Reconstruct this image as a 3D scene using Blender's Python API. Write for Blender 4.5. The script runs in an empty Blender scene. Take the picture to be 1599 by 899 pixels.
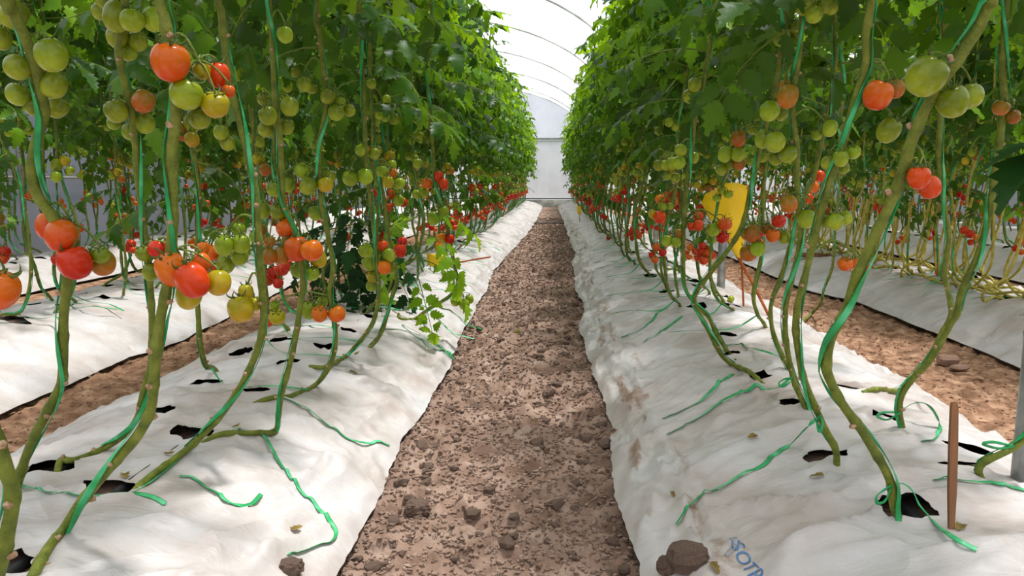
import bpy, math, random
import numpy as np
from mathutils import Matrix, Vector

random.seed(7)
RNG = np.random.default_rng(7)
SC = bpy.context.scene
COL = SC.collection
PI = math.pi

# ------------------------------------------------------------------ camera
F_PX, VPX, VPY, EYE = 1185.0, 865.0, 283.0, 0.95     # focal length in pixels, vanishing point of the path, eye height
W_PX, H_PX = 1599.0, 899.0
_d = np.array([VPX - W_PX / 2, H_PX / 2 - VPY, -F_PX]); _d /= np.linalg.norm(_d)      # world +Y in camera axes
_n = np.array([0, 1.0, -_d[1] / _d[2]]); _n /= np.linalg.norm(_n)                      # world +Z
_x = np.cross(_d, _n)
ROT = np.array([_x, _d, _n])                                                           # camera -> world
CAM = np.array([0.0, 0.0, EYE])
cd = bpy.data.cameras.new('camera'); cam = bpy.data.objects.new('camera', cd); COL.objects.link(cam)
cd.sensor_width = 36.0; cd.lens = F_PX / W_PX * 36.0; cd.clip_start = 0.02; cd.clip_end = 300
M4 = Matrix.Identity(4)
for i in range(3):
    for j in range(3): M4[i][j] = ROT[i][j]
M4.translation = Vector(CAM); cam.matrix_world = M4
SC.camera = cam
FWD = ROT @ np.array([0, 0, -1.0])

# ------------------------------------------------------------------ light
world = bpy.data.worlds.new('sky'); SC.world = world; world.use_nodes = True
bg = world.node_tree.nodes['Background']; bg.inputs[0].default_value = (0.93, 0.97, 1.0, 1); bg.inputs[1].default_value = 0.95
sd = bpy.data.lights.new('sun', 'SUN'); sun = bpy.data.objects.new('sun', sd); COL.objects.link(sun)
sd.energy = 6.6; sd.angle = math.radians(6); sd.color = (1.0, 0.975, 0.945)
sun.rotation_euler = Vector((-0.24, -0.14, -1.0)).to_track_quat('-Z', 'Y').to_euler()
sun.location = (4, 6, 12)
SC.view_settings.view_transform = 'Standard'; SC.view_settings.look = 'None'
SC.view_settings.gamma = 1.0; SC.view_settings.use_curve_mapping = False
SC.view_settings.exposure = 0.12

# ------------------------------------------------------------------ pixel helpers
def ray(px, py):
    return ROT @ np.array([(px - W_PX / 2) / F_PX, (H_PX / 2 - py) / F_PX, -1.0])
def P(px, py, Y):
    r = ray(px, py); return CAM + r * (Y / r[1])
def G(px, py, z=0.0):
    r = ray(px, py); return CAM + r * ((z - CAM[2]) / r[2])
def pxsize(p):                                           # metres per pixel at point p
    return float(np.dot(np.asarray(p) - CAM, FWD)) / F_PX

# ------------------------------------------------------------------ noise
def _hash(i, j, s):
    v = np.sin(i * 127.1 + j * 311.7 + s * 74.7) * 43758.5453
    return v - np.floor(v)
def vnoise(x, y, s=0):
    x = np.asarray(x, float); y = np.asarray(y, float)
    i = np.floor(x); j = np.floor(y); fx = x - i; fy = y - j
    fx = fx * fx * (3 - 2 * fx); fy = fy * fy * (3 - 2 * fy)
    a = _hash(i, j, s); b = _hash(i + 1, j, s); c = _hash(i, j + 1, s); d = _hash(i + 1, j + 1, s)
    return (a + (b - a) * fx) * (1 - fy) + (c + (d - c) * fx) * fy
def fbm(x, y, s=0, o=4):
    t = 0; a = .5
    for k in range(o):
        t = t + a * vnoise(x * 2 ** k, y * 2 ** k, s + k); a *= .5
    return t
def ridge(x, y, s=0):
    return 1 - np.abs(2 * vnoise(x, y, s) - 1)

# ------------------------------------------------------------------ materials
def lin(r, g, b):
    f = lambda c: (c / 255 / 12.92) if c / 255 <= .04045 else ((c / 255 + .055) / 1.055) ** 2.4
    return (f(r), f(g), f(b), 1)
def new_mat(name):
    m = bpy.data.materials.new(name); m.use_nodes = True
    nt = m.node_tree; nt.nodes.clear(); return m, nt
def node(nt, t, **kw):
    n = nt.nodes.new(t)
    for k, v in kw.items():
        if isinstance(k, str) and k.startswith('i_'): n.inputs[k[2:]].default_value = v
        else: setattr(n, k, v)
    return n
def ramp(nt, stops):
    r = nt.nodes.new('ShaderNodeValToRGB'); e = r.color_ramp.elements
    while len(e) < len(stops): e.new(0.5)
    for k, (p, c) in enumerate(stops): e[k].position = p; e[k].color = c
    return r
def plain(name, stops, scale=20.0, rough=.6, bump=0.0, bscale=80.0, spec=.4, detail=4.0, metal=0.0, stretch=None, coat=0.0):
    m, nt = new_mat(name); L = nt.links
    tc = node(nt, 'ShaderNodeTexCoord'); src = tc.outputs['Object']
    if stretch:
        mp = node(nt, 'ShaderNodeMapping'); mp.inputs['Scale'].default_value = stretch
        L.new(src, mp.inputs[0]); src = mp.outputs[0]
    nz = node(nt, 'ShaderNodeTexNoise'); nz.inputs['Scale'].default_value = scale; nz.inputs['Detail'].default_value = detail
    L.new(src, nz.inputs['Vector'])
    rp = ramp(nt, stops); L.new(nz.outputs[0], rp.inputs[0])
    b = node(nt, 'ShaderNodeBsdfPrincipled'); b.inputs['Roughness'].default_value = rough
    b.inputs['Specular IOR Level'].default_value = spec; b.inputs['Metallic'].default_value = metal
    b.inputs['Coat Weight'].default_value = coat; b.inputs['Coat Roughness'].default_value = .15
    L.new(rp.outputs[0], b.inputs['Base Color'])
    if bump:
        n2 = node(nt, 'ShaderNodeTexNoise'); n2.inputs['Scale'].default_value = bscale; n2.inputs['Detail'].default_value = 5
        L.new(src, n2.inputs['Vector'])
        bp = node(nt, 'ShaderNodeBump'); bp.inputs['Strength'].default_value = bump; bp.inputs['Distance'].default_value = .01
        L.new(n2.outputs[0], bp.inputs['Height']); L.new(bp.outputs[0], b.inputs['Normal'])
    o = node(nt, 'ShaderNodeOutputMaterial'); L.new(b.outputs[0], o.inputs[0])
    return m

def leaf_mat(name, cols, under, trans, tw=.42):
    m, nt = new_mat(name); L = nt.links
    g = node(nt, 'ShaderNodeNewGeometry'); oi = node(nt, 'ShaderNodeObjectInfo')
    ad = node(nt, 'ShaderNodeMath', operation='MULTIPLY_ADD'); ad.inputs[1].default_value = .55
    L.new(g.outputs['Random Per Island'], ad.inputs[0])
    sc = node(nt, 'ShaderNodeMath', operation='MULTIPLY'); sc.inputs[1].default_value = .45
    L.new(oi.outputs['Random'], sc.inputs[0]); L.new(sc.outputs[0], ad.inputs[2])
    rp = ramp(nt, [(i / (len(cols) - 1), c) for i, c in enumerate(cols)]); L.new(ad.outputs[0], rp.inputs[0])
    tc = node(nt, 'ShaderNodeTexCoord')
    nz = node(nt, 'ShaderNodeTexNoise'); nz.inputs['Scale'].default_value = 38; nz.inputs['Detail'].default_value = 3
    L.new(tc.outputs['Object'], nz.inputs['Vector'])
    hv = node(nt, 'ShaderNodeHueSaturation')
    mr = node(nt, 'ShaderNodeMapRange'); mr.inputs['To Min'].default_value = .72; mr.inputs['To Max'].default_value = 1.28
    L.new(nz.outputs[0], mr.inputs[0]); L.new(mr.outputs[0], hv.inputs['Value']); L.new(rp.outputs[0], hv.inputs['Color'])
    mx = node(nt, 'ShaderNodeMix', data_type='RGBA'); mx.inputs['B'].default_value = under
    ml = node(nt, 'ShaderNodeMath', operation='MULTIPLY'); ml.inputs[1].default_value = .55
    L.new(g.outputs['Backfacing'], ml.inputs[0]); L.new(ml.outputs[0], mx.inputs['Factor']); L.new(hv.outputs[0], mx.inputs['A'])
    b = node(nt, 'ShaderNodeBsdfPrincipled'); b.inputs['Roughness'].default_value = .42; b.inputs['Specular IOR Level'].default_value = .22
    L.new(mx.outputs['Result'], b.inputs['Base Color'])
    bp = node(nt, 'ShaderNodeBump'); bp.inputs['Strength'].default_value = .35; bp.inputs['Distance'].default_value = .004
    L.new(nz.outputs[0], bp.inputs['Height']); L.new(bp.outputs[0], b.inputs['Normal'])
    t = node(nt, 'ShaderNodeBsdfTranslucent'); 
    mt = node(nt, 'ShaderNodeMix', data_type='RGBA'); mt.inputs['Factor'].default_value = .5; mt.inputs['A'].default_value = trans
    L.new(rp.outputs[0], mt.inputs['B']); L.new(mt.outputs['Result'], t.inputs[0])
    ms = node(nt, 'ShaderNodeMixShader'); ms.inputs[0].default_value = tw
    L.new(b.outputs[0], ms.inputs[1]); L.new(t.outputs[0], ms.inputs[2])
    o = node(nt, 'ShaderNodeOutputMaterial'); L.new(ms.outputs[0], o.inputs[0])
    return m

def tomato_mat(name, top, low, rough=.22):
    m, nt = new_mat(name); L = nt.links
    tc = node(nt, 'ShaderNodeTexCoord'); sp = node(nt, 'ShaderNodeSeparateXYZ'); L.new(tc.outputs['Generated'], sp.inputs[0])
    nz = node(nt, 'ShaderNodeTexNoise'); nz.inputs['Scale'].default_value = 2.2; nz.inputs['Detail'].default_value = 3
    L.new(tc.outputs['Generated'], nz.inputs['Vector'])
    ad = node(nt, 'ShaderNodeMath', operation='MULTIPLY_ADD'); ad.inputs[1].default_value = .7
    L.new(nz.outputs[0], ad.inputs[0]); L.new(sp.outputs[2], ad.inputs[2])
    rp = ramp(nt, [(.45, low), (1.15 if False else 1.0, top)]); L.new(ad.outputs[0], rp.inputs[0])
    oi = node(nt, 'ShaderNodeObjectInfo'); hv = node(nt, 'ShaderNodeHueSaturation')
    m1 = node(nt, 'ShaderNodeMapRange'); m1.inputs['To Min'].default_value = .498; m1.inputs['To Max'].default_value = .514
    m2 = node(nt, 'ShaderNodeMapRange'); m2.inputs['To Min'].default_value = .85; m2.inputs['To Max'].default_value = 1.1
    L.new(oi.outputs['Random'], m1.inputs[0]); L.new(oi.outputs['Random'], m2.inputs[0])
    L.new(m1.outputs[0], hv.inputs['Hue']); L.new(m2.outputs[0], hv.inputs['Value']); L.new(rp.outputs[0], hv.inputs['Color'])
    b = node(nt, 'ShaderNodeBsdfPrincipled'); b.inputs['Roughness'].default_value = rough
    b.inputs['Specular IOR Level'].default_value = .32
    b.inputs['Subsurface Weight'].default_value = 0.0
    L.new(hv.outputs[0], b.inputs['Base Color'])
    o = node(nt, 'ShaderNodeOutputMaterial'); L.new(b.outputs[0], o.inputs[0])
    return m

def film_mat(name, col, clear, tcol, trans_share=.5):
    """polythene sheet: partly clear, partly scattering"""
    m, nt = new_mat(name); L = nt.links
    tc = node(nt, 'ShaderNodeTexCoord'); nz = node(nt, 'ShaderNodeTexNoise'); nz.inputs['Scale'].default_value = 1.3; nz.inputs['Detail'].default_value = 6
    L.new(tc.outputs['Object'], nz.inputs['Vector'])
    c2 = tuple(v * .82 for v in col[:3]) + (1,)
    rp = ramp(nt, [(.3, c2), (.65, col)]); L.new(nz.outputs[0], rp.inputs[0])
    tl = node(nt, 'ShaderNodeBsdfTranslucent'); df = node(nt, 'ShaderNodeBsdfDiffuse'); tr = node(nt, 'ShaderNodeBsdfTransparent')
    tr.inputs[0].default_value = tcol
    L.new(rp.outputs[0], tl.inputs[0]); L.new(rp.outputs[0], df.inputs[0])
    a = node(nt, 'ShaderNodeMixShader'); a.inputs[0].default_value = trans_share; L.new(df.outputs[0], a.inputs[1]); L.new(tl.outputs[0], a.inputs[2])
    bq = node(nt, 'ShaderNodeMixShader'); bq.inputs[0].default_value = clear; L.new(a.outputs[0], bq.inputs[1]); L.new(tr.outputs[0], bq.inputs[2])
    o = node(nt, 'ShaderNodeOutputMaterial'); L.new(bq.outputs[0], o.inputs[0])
    return m

def sheet_mat():
    m, nt = new_mat('white_mulch_film'); L = nt.links
    tc = node(nt, 'ShaderNodeTexCoord'); g = node(nt, 'ShaderNodeNewGeometry')
    n1 = node(nt, 'ShaderNodeTexNoise'); n1.inputs['Scale'].default_value = 3.2; n1.inputs['Detail'].default_value = 7; n1.inputs['Roughness'].default_value = .62
    L.new(tc.outputs['Object'], n1.inputs['Vector'])
    rp = ramp(nt, [(.30, lin(172, 156, 147)), (.5, lin(193, 186, 182)), (.7, lin(202, 200, 201))]); L.new(n1.outputs[0], rp.inputs[0])
    # dirt deposited near torn edges (shape comes from the mesh attribute) and specks
    at = node(nt, 'ShaderNodeAttribute'); at.attribute_name = 'dirt'
    n2 = node(nt, 'ShaderNodeTexNoise'); n2.inputs['Scale'].default_value = 24; n2.inputs['Detail'].default_value = 6; n2.inputs['Roughness'].default_value = .7
    L.new(tc.outputs['Object'], n2.inputs['Vector'])
    ad = node(nt, 'ShaderNodeMath', operation='ADD'); L.new(at.outputs['Fac'], ad.inputs[0]); L.new(n2.outputs[0], ad.inputs[1])
    mr = node(nt, 'ShaderNodeMapRange'); mr.inputs['From Min'].default_value = .80; mr.inputs['From Max'].default_value = 1.15; mr.inputs['To Max'].default_value = .85
    L.new(ad.outputs[0], mr.inputs[0])
    mx = node(nt, 'ShaderNodeMix', data_type='RGBA'); mx.inputs['B'].default_value = lin(140, 108, 86)
    L.new(mr.outputs[0], mx.inputs['Factor']); L.new(rp.outputs[0], mx.inputs['A'])
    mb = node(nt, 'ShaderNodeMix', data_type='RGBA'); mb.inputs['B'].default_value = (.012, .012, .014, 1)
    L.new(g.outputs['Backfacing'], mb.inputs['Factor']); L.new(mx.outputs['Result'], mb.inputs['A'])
    b = node(nt, 'ShaderNodeBsdfPrincipled'); b.inputs['Roughness'].default_value = .42; b.inputs['Specular IOR Level'].default_value = .4
    L.new(mb.outputs['Result'], b.inputs['Base Color'])
    mp = node(nt, 'ShaderNodeMapping'); mp.inputs['Scale'].default_value = (9, 22, 9); mp.inputs['Rotation'].default_value = (0, 0, .5)
    L.new(tc.outputs['Object'], mp.inputs[0])
    n3 = node(nt, 'ShaderNodeTexNoise'); n3.inputs['Scale'].default_value = 1.0; n3.inputs['Detail'].default_value = 5; n3.inputs['Distortion'].default_value = 1.2
    L.new(mp.outputs[0], n3.inputs['Vector'])
    n4 = node(nt, 'ShaderNodeTexNoise'); n4.inputs['Scale'].default_value = 3.0; n4.inputs['Detail'].default_value = 2; n4.inputs['Distortion'].default_value = .8
    L.new(tc.outputs['Object'], n4.inputs['Vector'])
    hs = []
    for nn, am in ((n3, .3), (n4, 2.2)):                                # creases: folded noise has sharp crests
        s1 = node(nt, 'ShaderNodeMath', operation='SUBTRACT'); s1.inputs[1].default_value = .5; L.new(nn.outputs[0], s1.inputs[0])
        s2 = node(nt, 'ShaderNodeMath', operation='ABSOLUTE'); L.new(s1.outputs[0], s2.inputs[0])
        s3 = node(nt, 'ShaderNodeMath', operation='MULTIPLY'); s3.inputs[1].default_value = -am; L.new(s2.outputs[0], s3.inputs[0]); hs.append(s3)
    sm = node(nt, 'ShaderNodeMath', operation='ADD'); L.new(hs[0].outputs[0], sm.inputs[0]); L.new(hs[1].outputs[0], sm.inputs[1])
    bp = node(nt, 'ShaderNodeBump'); bp.inputs['Strength'].default_value = .6; bp.inputs['Distance'].default_value = .03
    L.new(sm.outputs[0], bp.inputs['Height']); L.new(bp.outputs[0], b.inputs['Normal'])
    o = node(nt, 'ShaderNodeOutputMaterial'); L.new(b.outputs[0], o.inputs[0])
    return m

MT = {}
MT['soil'] = plain('brown_soil', [(.3, lin(102, 80, 67)), (.48, lin(138, 113, 98)), (.68, lin(166, 143, 128))], 8, .95, 1.0, 46, .1, 10)
MT['soil_straw'] = plain('soil_with_husks', [(.3, lin(100, 73, 55)), (.5, lin(148, 113, 89)), (.7, lin(182, 148, 120))], 14, .95, .9, 70, .1, 9)
MT['clod'] = plain('dry_clod', [(.3, lin(112, 90, 77)), (.7, lin(164, 140, 125))], 30, .95, .8, 120, .1, 6)
MT['sheet'] = sheet_mat()
MT['hose'] = plain('black_hose', [(.3, (.012, .012, .013, 1)), (.7, (.03, .03, .032, 1))], 30, .4, 0, 1, .5)
MT['stem'] = plain('tomato_stem', [(.3, lin(84, 96, 26)), (.55, lin(114, 124, 38)), (.75, lin(136, 140, 58))], 30, .55, .5, 140, .35, 5)
MT['stem_yellow'] = plain('yellowed_stem', [(.3, lin(146, 136, 44)), (.7, lin(206, 190, 92))], 25, .6, .4, 120, .3)
MT['scar'] = plain('leaf_scar', [(.3, lin(150, 110, 82)), (.7, lin(198, 172, 140))], 160, .8, .4, 300, .2)
MT['stalk'] = plain('fruit_stalk', [(.3, lin(84, 104, 30)), (.7, lin(126, 142, 56))], 60, .6, .2, 200, .3)
MT['calyx'] = plain('calyx_green', [(.3, lin(52, 72, 26)), (.7, lin(92, 112, 44))], 80, .65, 0, 1, .3)
MT['twine'] = plain('green_twine', [(.3, lin(10, 126, 62)), (.5, lin(36, 164, 92)), (.72, lin(96, 204, 146))], 16, .38, 0, 1, .5, 2)
MT['leaf'] = leaf_mat('tomato_leaf', [lin(14, 38, 11), lin(24, 64, 15), lin(44, 92, 18), lin(108, 150, 30)], lin(70, 98, 48), lin(140, 188, 10), .36)
MT['leaf_young_lit'] = leaf_mat('young_lit_tomato_leaf', [lin(70, 122, 20), lin(104, 154, 28), lin(144, 184, 40)], lin(132, 162, 66), lin(186, 220, 16), .5)  # pale young growth, brightened further so upper leaves look sunlit
MT['leaf_dark'] = leaf_mat('dark_tomato_leaf', [lin(18, 44, 20), lin(26, 60, 26), lin(40, 80, 34)], lin(80, 104, 66), lin(70, 120, 20), .3)
MT['t_green'] = tomato_mat('green_tomato_skin', lin(108, 122, 18), lin(160, 170, 38))
MT['t_lime'] = tomato_mat('pale_green_tomato_skin', lin(128, 148, 20), lin(170, 184, 44))
MT['t_yellow'] = tomato_mat('yellowing_tomato_skin', lin(160, 146, 16), lin(200, 158, 30))
MT['t_turning'] = tomato_mat('turning_tomato_skin', lin(138, 102, 20), lin(188, 92, 30))
MT['t_orange'] = tomato_mat('orange_tomato_skin', lin(210, 98, 14), lin(222, 70, 16))
MT['t_red'] = tomato_mat('red_tomato_skin', lin(200, 42, 12), lin(200, 18, 10))
MT['steel'] = plain('galvanised_steel', [(.3, lin(126, 128, 126)), (.7, lin(176, 178, 176))], 14, .45, .1, 60, .5, 6, .45)
MT['rust'] = plain('rusty_paint', [(.35, lin(96, 62, 30)), (.6, lin(176, 130, 40))], 40, .8, .3, 80, .2, 6)
MT['roof'] = film_mat('clear_roof_film', (.92, .93, .94, 1), .62, (.97, .98, 1, 1), .75)
MT['film_up'] = film_mat('white_gable_film', (.72, .73, .79, 1), .22, (.80, .82, .88, 1), .6)
MT['film_low'] = film_mat('grey_wall_film', (.66, .66, .67, 1), .08, (.85, .85, .88, 1), .55)
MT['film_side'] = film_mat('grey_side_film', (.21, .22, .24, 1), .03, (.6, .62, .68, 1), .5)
MT['kerb'] = plain('whitewashed_kerb', [(.35, lin(176, 176, 170)), (.6, lin(236, 238, 236))], 3, .8, .2, 40, .2, 6)
MT['yellow'] = plain('yellow_card', [(.3, lin(246, 196, 0)), (.7, lin(255, 212, 20))], 9, .45, .05, 40, .4)
MT['orange_stick'] = plain('orange_stick', [(.3, lin(150, 74, 34)), (.7, lin(196, 106, 56))], 30, .7, .2, 90, .2)
MT['wood'] = plain('weathered_wood', [(.3, lin(112, 76, 52)), (.7, lin(164, 118, 86))], 24, .8, .5, 60, .2, 6, 0, (1, 1, .12))
MT['stone'] = plain('dusty_stone', [(.3, lin(120, 92, 76)), (.7, lin(176, 146, 126))], 20, .9, .5, 60, .15)
MT['ink'] = plain('blue_print', [(.3, lin(44, 98, 160)), (.7, lin(96, 140, 184))], 60, .6)
MT['ink_grey'] = plain('grey_print', [(.3, lin(120, 134, 156)), (.7, lin(160, 168, 180))], 60, .6)
MT['dry_leaf'] = plain('dry_leaf', [(.3, lin(92, 70, 44)), (.7, lin(140, 122, 60))], 60, .8, .3, 90, .2)

# ------------------------------------------------------------------ mesh builder (quads only)
class QB:
    def __init__(s): s.V = []; s.Q = []; s.M = []; s.n = 0
    def add(s, v, q, m=0):
        v = np.asarray(v, float).reshape(-1, 3); q = np.asarray(q, int).reshape(-1, 4)
        s.V.append(v); s.Q.append(q + s.n); s.M.append(np.full(len(q), m, int) if np.isscalar(m) else np.asarray(m, int)); s.n += len(v)
    def arrays(s):
        return np.concatenate(s.V), np.concatenate(s.Q), np.concatenate(s.M)
    def add_other(s, arr, T=None, t=None, mmap=None):
        v, q, m = arr
        if T is not None: v = v @ np.asarray(T).T
        if t is not None: v = v + t
        s.add(v, q, m if mmap is None else np.asarray(mmap)[m])
    def mesh(s, name, mats, smooth=True): return to_mesh(name, s.arrays(), mats, smooth)
def to_mesh(name, arr, mats, smooth=True):
    v, q, m = arr
    me = bpy.data.meshes.new(name)
    me.vertices.add(len(v)); me.vertices.foreach_set('co', v.astype(np.float32).ravel())
    me.loops.add(len(q) * 4); me.loops.foreach_set('vertex_index', q.astype(np.int32).ravel())
    me.polygons.add(len(q)); me.polygons.foreach_set('loop_start', (np.arange(len(q)) * 4).astype(np.int32))
    me.polygons.foreach_set('material_index', m.astype(np.int32))
    me.polygons.foreach_set('use_smooth', np.full(len(q), smooth, bool))
    for x in (mats if isinstance(mats, (list, tuple)) else [mats]): me.materials.append(MT[x] if isinstance(x, str) else x)
    me.update(calc_edges=True)
    return me
def obj(name, me, parent=None, loc=None, mat=None):
    o = bpy.data.objects.new(name, me); COL.objects.link(o)
    if parent is not None: o.parent = parent
    if mat is not None: o.matrix_local = mat
    elif loc is not None: o.location = Vector([float(a) for a in loc])
    return o
def tag(o, label=None, cat=None, group=None, kind=None):
    if label: o['label'] = label
    if cat: o['category'] = cat
    if group: o['group'] = group
    if kind: o['kind'] = kind
    return o
def empty(name, loc):
    o = bpy.data.objects.new(name, None); COL.objects.link(o); o.empty_display_size = .1
    o.location = Vector([float(a) for a in loc]); return o

def catmull(pts, step):
    p = np.asarray(pts, float)
    if len(p) == 2: p = np.array([p[0], (p[0] + p[1]) / 2, p[1]])
    e = np.vstack([2 * p[0] - p[1], p, 2 * p[-1] - p[-2]]); out = []
    for i in range(1, len(e) - 2):
        n = max(2, int(np.linalg.norm(e[i + 1] - e[i]) / (step * .5)) + 1)
        t = np.linspace(0, 1, n, endpoint=False)[:, None]
        out.append(.5 * (2 * e[i] + (e[i + 1] - e[i - 1]) * t + (2 * e[i - 1] - 5 * e[i] + 4 * e[i + 1] - e[i + 2]) * t ** 2 + (3 * e[i] - e[i - 1] - 3 * e[i + 1] + e[i + 2]) * t ** 3))
    out = np.vstack(out + [p[-1:]])
    s = np.r_[0, np.cumsum(np.linalg.norm(np.diff(out, axis=0), axis=1))]
    n = max(3, int(s[-1] / step) + 1); u = np.linspace(0, s[-1], n)
    return np.stack([np.interp(u, s, out[:, k]) for k in range(3)], 1)
def frames(p):
    t = np.gradient(p, axis=0); t /= np.linalg.norm(t, axis=1)[:, None] + 1e-12
    a = np.array([0, 0, 1.0]) if abs(t[0][2]) < .9 else np.array([1.0, 0, 0])
    n = np.zeros_like(p); v = a - t[0] * np.dot(a, t[0]); n[0] = v / np.linalg.norm(v)
    for i in range(1, len(p)):
        v = n[i - 1] - t[i] * np.dot(n[i - 1], t[i]); n[i] = v / (np.linalg.norm(v) + 1e-12)
    return t, n, np.cross(t, n)
def tube(p, r, k=8):
    p = np.asarray(p, float); t, n, b = frames(p); r = np.broadcast_to(r, (len(p),))
    a = np.arange(k) * 2 * PI / k
    v = p[:, None, :] + r[:, None, None] * (np.cos(a)[None, :, None] * n[:, None, :] + np.sin(a)[None, :, None] * b[:, None, :])
    # close the ends with tiny rings
    e0 = p[0] + (v[0] - p[0]) * .05 - t[0] * r[0] * .15; e1 = p[-1] + (v[-1] - p[-1]) * .05 + t[-1] * r[-1] * .15
    v = np.concatenate([e0[None], v, e1[None]]); m = len(v)
    i = np.arange(m - 1)[:, None] * k + np.arange(k)[None]; j = np.arange(m - 1)[:, None] * k + (np.arange(k)[None] + 1) % k
    q = np.stack([i, j, j + k, i + k], -1).reshape(-1, 4)
    return v.reshape(-1, 3), q
def ribbon(p, side, nrm, w, th):
    """flat stranded band along p; side and nrm are unit vectors per point"""
    prof = np.array([[-.5, 0], [-.27, .5], [0, .12], [.27, .5], [.5, 0], [0, -.5]])
    k = len(prof); w = np.broadcast_to(w, (len(p),))
    v = p[:, None, :] + side[:, None, :] * (prof[None, :, 0:1] * w[:, None, None]) + nrm[:, None, :] * (prof[None, :, 1:2] * th)
    m = len(v); i = np.arange(m - 1)[:, None] * k + np.arange(k)[None]; j = np.arange(m - 1)[:, None] * k + (np.arange(k)[None] + 1) % k
    return v.reshape(-1, 3), np.stack([i, j, j + k, i + k], -1).reshape(-1, 4)
def box_arr(a, b):
    a = np.asarray(a, float); b = np.asarray(b, float)
    v = np.array([[x, y, z] for z in (a[2], b[2]) for y in (a[1], b[1]) for x in (a[0], b[0])])
    q = [[0, 2, 3, 1], [4, 5, 7, 6], [0, 1, 5, 4], [2, 6, 7, 3], [0, 4, 6, 2], [1, 3, 7, 5]]
    return v, np.array(q)
def grid_quads(nr, nc):
    i = np.arange(nr - 1)[:, None] * nc + np.arange(nc - 1)[None]
    return np.stack([i, i + 1, i + nc + 1, i + nc], -1).reshape(-1, 4)
def blob(n=2, seed=0, amp=.3, sc=(1, 1, 1)):
    """rough lump from a subdivided cube"""
    r = np.random.default_rng(seed); L = np.linspace(-1, 1, n + 1); V = []; Q = []; c = 0
    for ax in range(3):
        for s in (-1, 1):
            u, w = np.meshgrid(L, L, indexing='ij'); f = np.zeros((n + 1, n + 1, 3))
            f[..., ax] = s; f[..., (ax + 1) % 3] = u * s; f[..., (ax + 2) % 3] = w
            V.append(f.reshape(-1, 3)); Q.append(grid_quads(n + 1, n + 1)[:, ::-1] * 1 + c); c += (n + 1) ** 2
    v = np.concatenate(V); q = np.concatenate(Q)
    key = np.round(v, 4); uq, inv = np.unique(key, axis=0, return_inverse=True); inv = inv.reshape(-1)
    d = uq / np.linalg.norm(uq, axis=1)[:, None]; d = d * .75 + uq * .25
    d = d * (1 + amp * (r.random((len(d), 1)) - .5) * 2) * np.asarray(sc)
    return d, inv[q]

# ------------------------------------------------------------------ greenhouse shell
Y_BACK, Y_END = -6.0, 28.9
SPANS = [(-6.8, 1.2), (1.2, 9.2)]
def arch(x, s):
    c = (s[0] + s[1]) / 2; a = (s[1] - s[0]) / 2
    return 2.4 + 2.0 * np.sqrt(np.maximum(0, 1 - ((np.asarray(x, float) - c) / a) ** 2))
def struct(name, me, parent=None):
    o = obj(name, me, parent)
    if parent is None: o['kind'] = 'structure'
    return o
v, q = box_arr((-7.2, Y_BACK, -.2), (9.6, Y_END + 1, -.05)); b = QB(); b.add(v, q)
floor = struct('floor', b.mesh('floor', ['soil'], False))
for si, s in enumerate(SPANS):
    th = np.linspace(PI, 0, 33); xs = (s[0] + s[1]) / 2 + (s[1] - s[0]) / 2 * np.cos(th); zs = arch(xs, s) + .03
    ys = np.linspace(Y_BACK, Y_END, 12)
    v = np.stack([np.broadcast_to(xs, (12, 33)), np.broadcast_to(ys[:, None], (12, 33)), np.broadcast_to(zs, (12, 33))], -1)
    b = QB(); b.add(v, grid_quads(12, 33)); struct('ceiling', b.mesh('ceiling', ['roof']))
    # end gable: clear upper film over the grey lower film
    xs2 = np.linspace(s[0], s[1], 41)
    lo = np.full(41, 2.55); hi = np.maximum(arch(xs2, s), 2.56)
    b = QB(); b.add(np.concatenate([np.stack([xs2, np.full(41, Y_END), lo], 1), np.stack([xs2, np.full(41, Y_END), hi], 1)]), grid_quads(2, 41))
    struct('wall_gable', b.mesh('wall_gable', ['film_up'], False))
    b = QB(); b.add(np.concatenate([np.stack([xs2, Y_END + .02 + .015 * np.sin(xs2 * 9), np.full(41, .3)], 1), np.stack([xs2, np.full(41, Y_END + .02), np.full(41, 2.5)], 1)]), grid_quads(2, 41))
    struct('wall_end', b.mesh('wall_end', ['film_low'], False))
    b = QB(); b.add(*box_arr((s[0], Y_END - .12, -.05), (s[1], Y_END + .1, .27))); struct('trim_%d' % (si + 1), b.mesh('kerb', ['kerb'], False))
    b = QB()
    b.add(*box_arr((s[0], Y_END - .05, 2.50), (s[1], Y_END + .05, 2.56))); b.add(*box_arr((s[0], Y_END - .05, 2.42), (s[1], Y_END + .0, 2.44)))
    struct('trim_%d' % (si + 3), b.mesh('gable_rail', ['steel'], False))
    b = QB(); b.add(*box_arr((s[0], Y_END - .08, .28), (s[1], Y_END - .02, .325))); struct('trim_%d' % (si + 5), b.mesh('bottom_rail', ['hose'], False))
    # rafters: one steel hoop every 3.65 m
    k = 0
    for yy in [2.0 + 3.65 * i for i in range(-2, 8)] + [Y_END - .06]:
        p = np.stack([xs, np.full(33, yy), arch(xs, s)], 1); b = QB(); b.add(*tube(p, .019, 8))
        o = obj('roof_hoop', b.mesh('roof_hoop', ['kerb']))
        tag(o, 'thin grey steel hoop arching under the white film roof' if si == 0 else 'steel hoop of the neighbouring bay behind the right foliage', 'roof hoop', 'steel hoops of the film roof' if si == 0 else 'steel hoops of the neighbouring bay')
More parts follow.
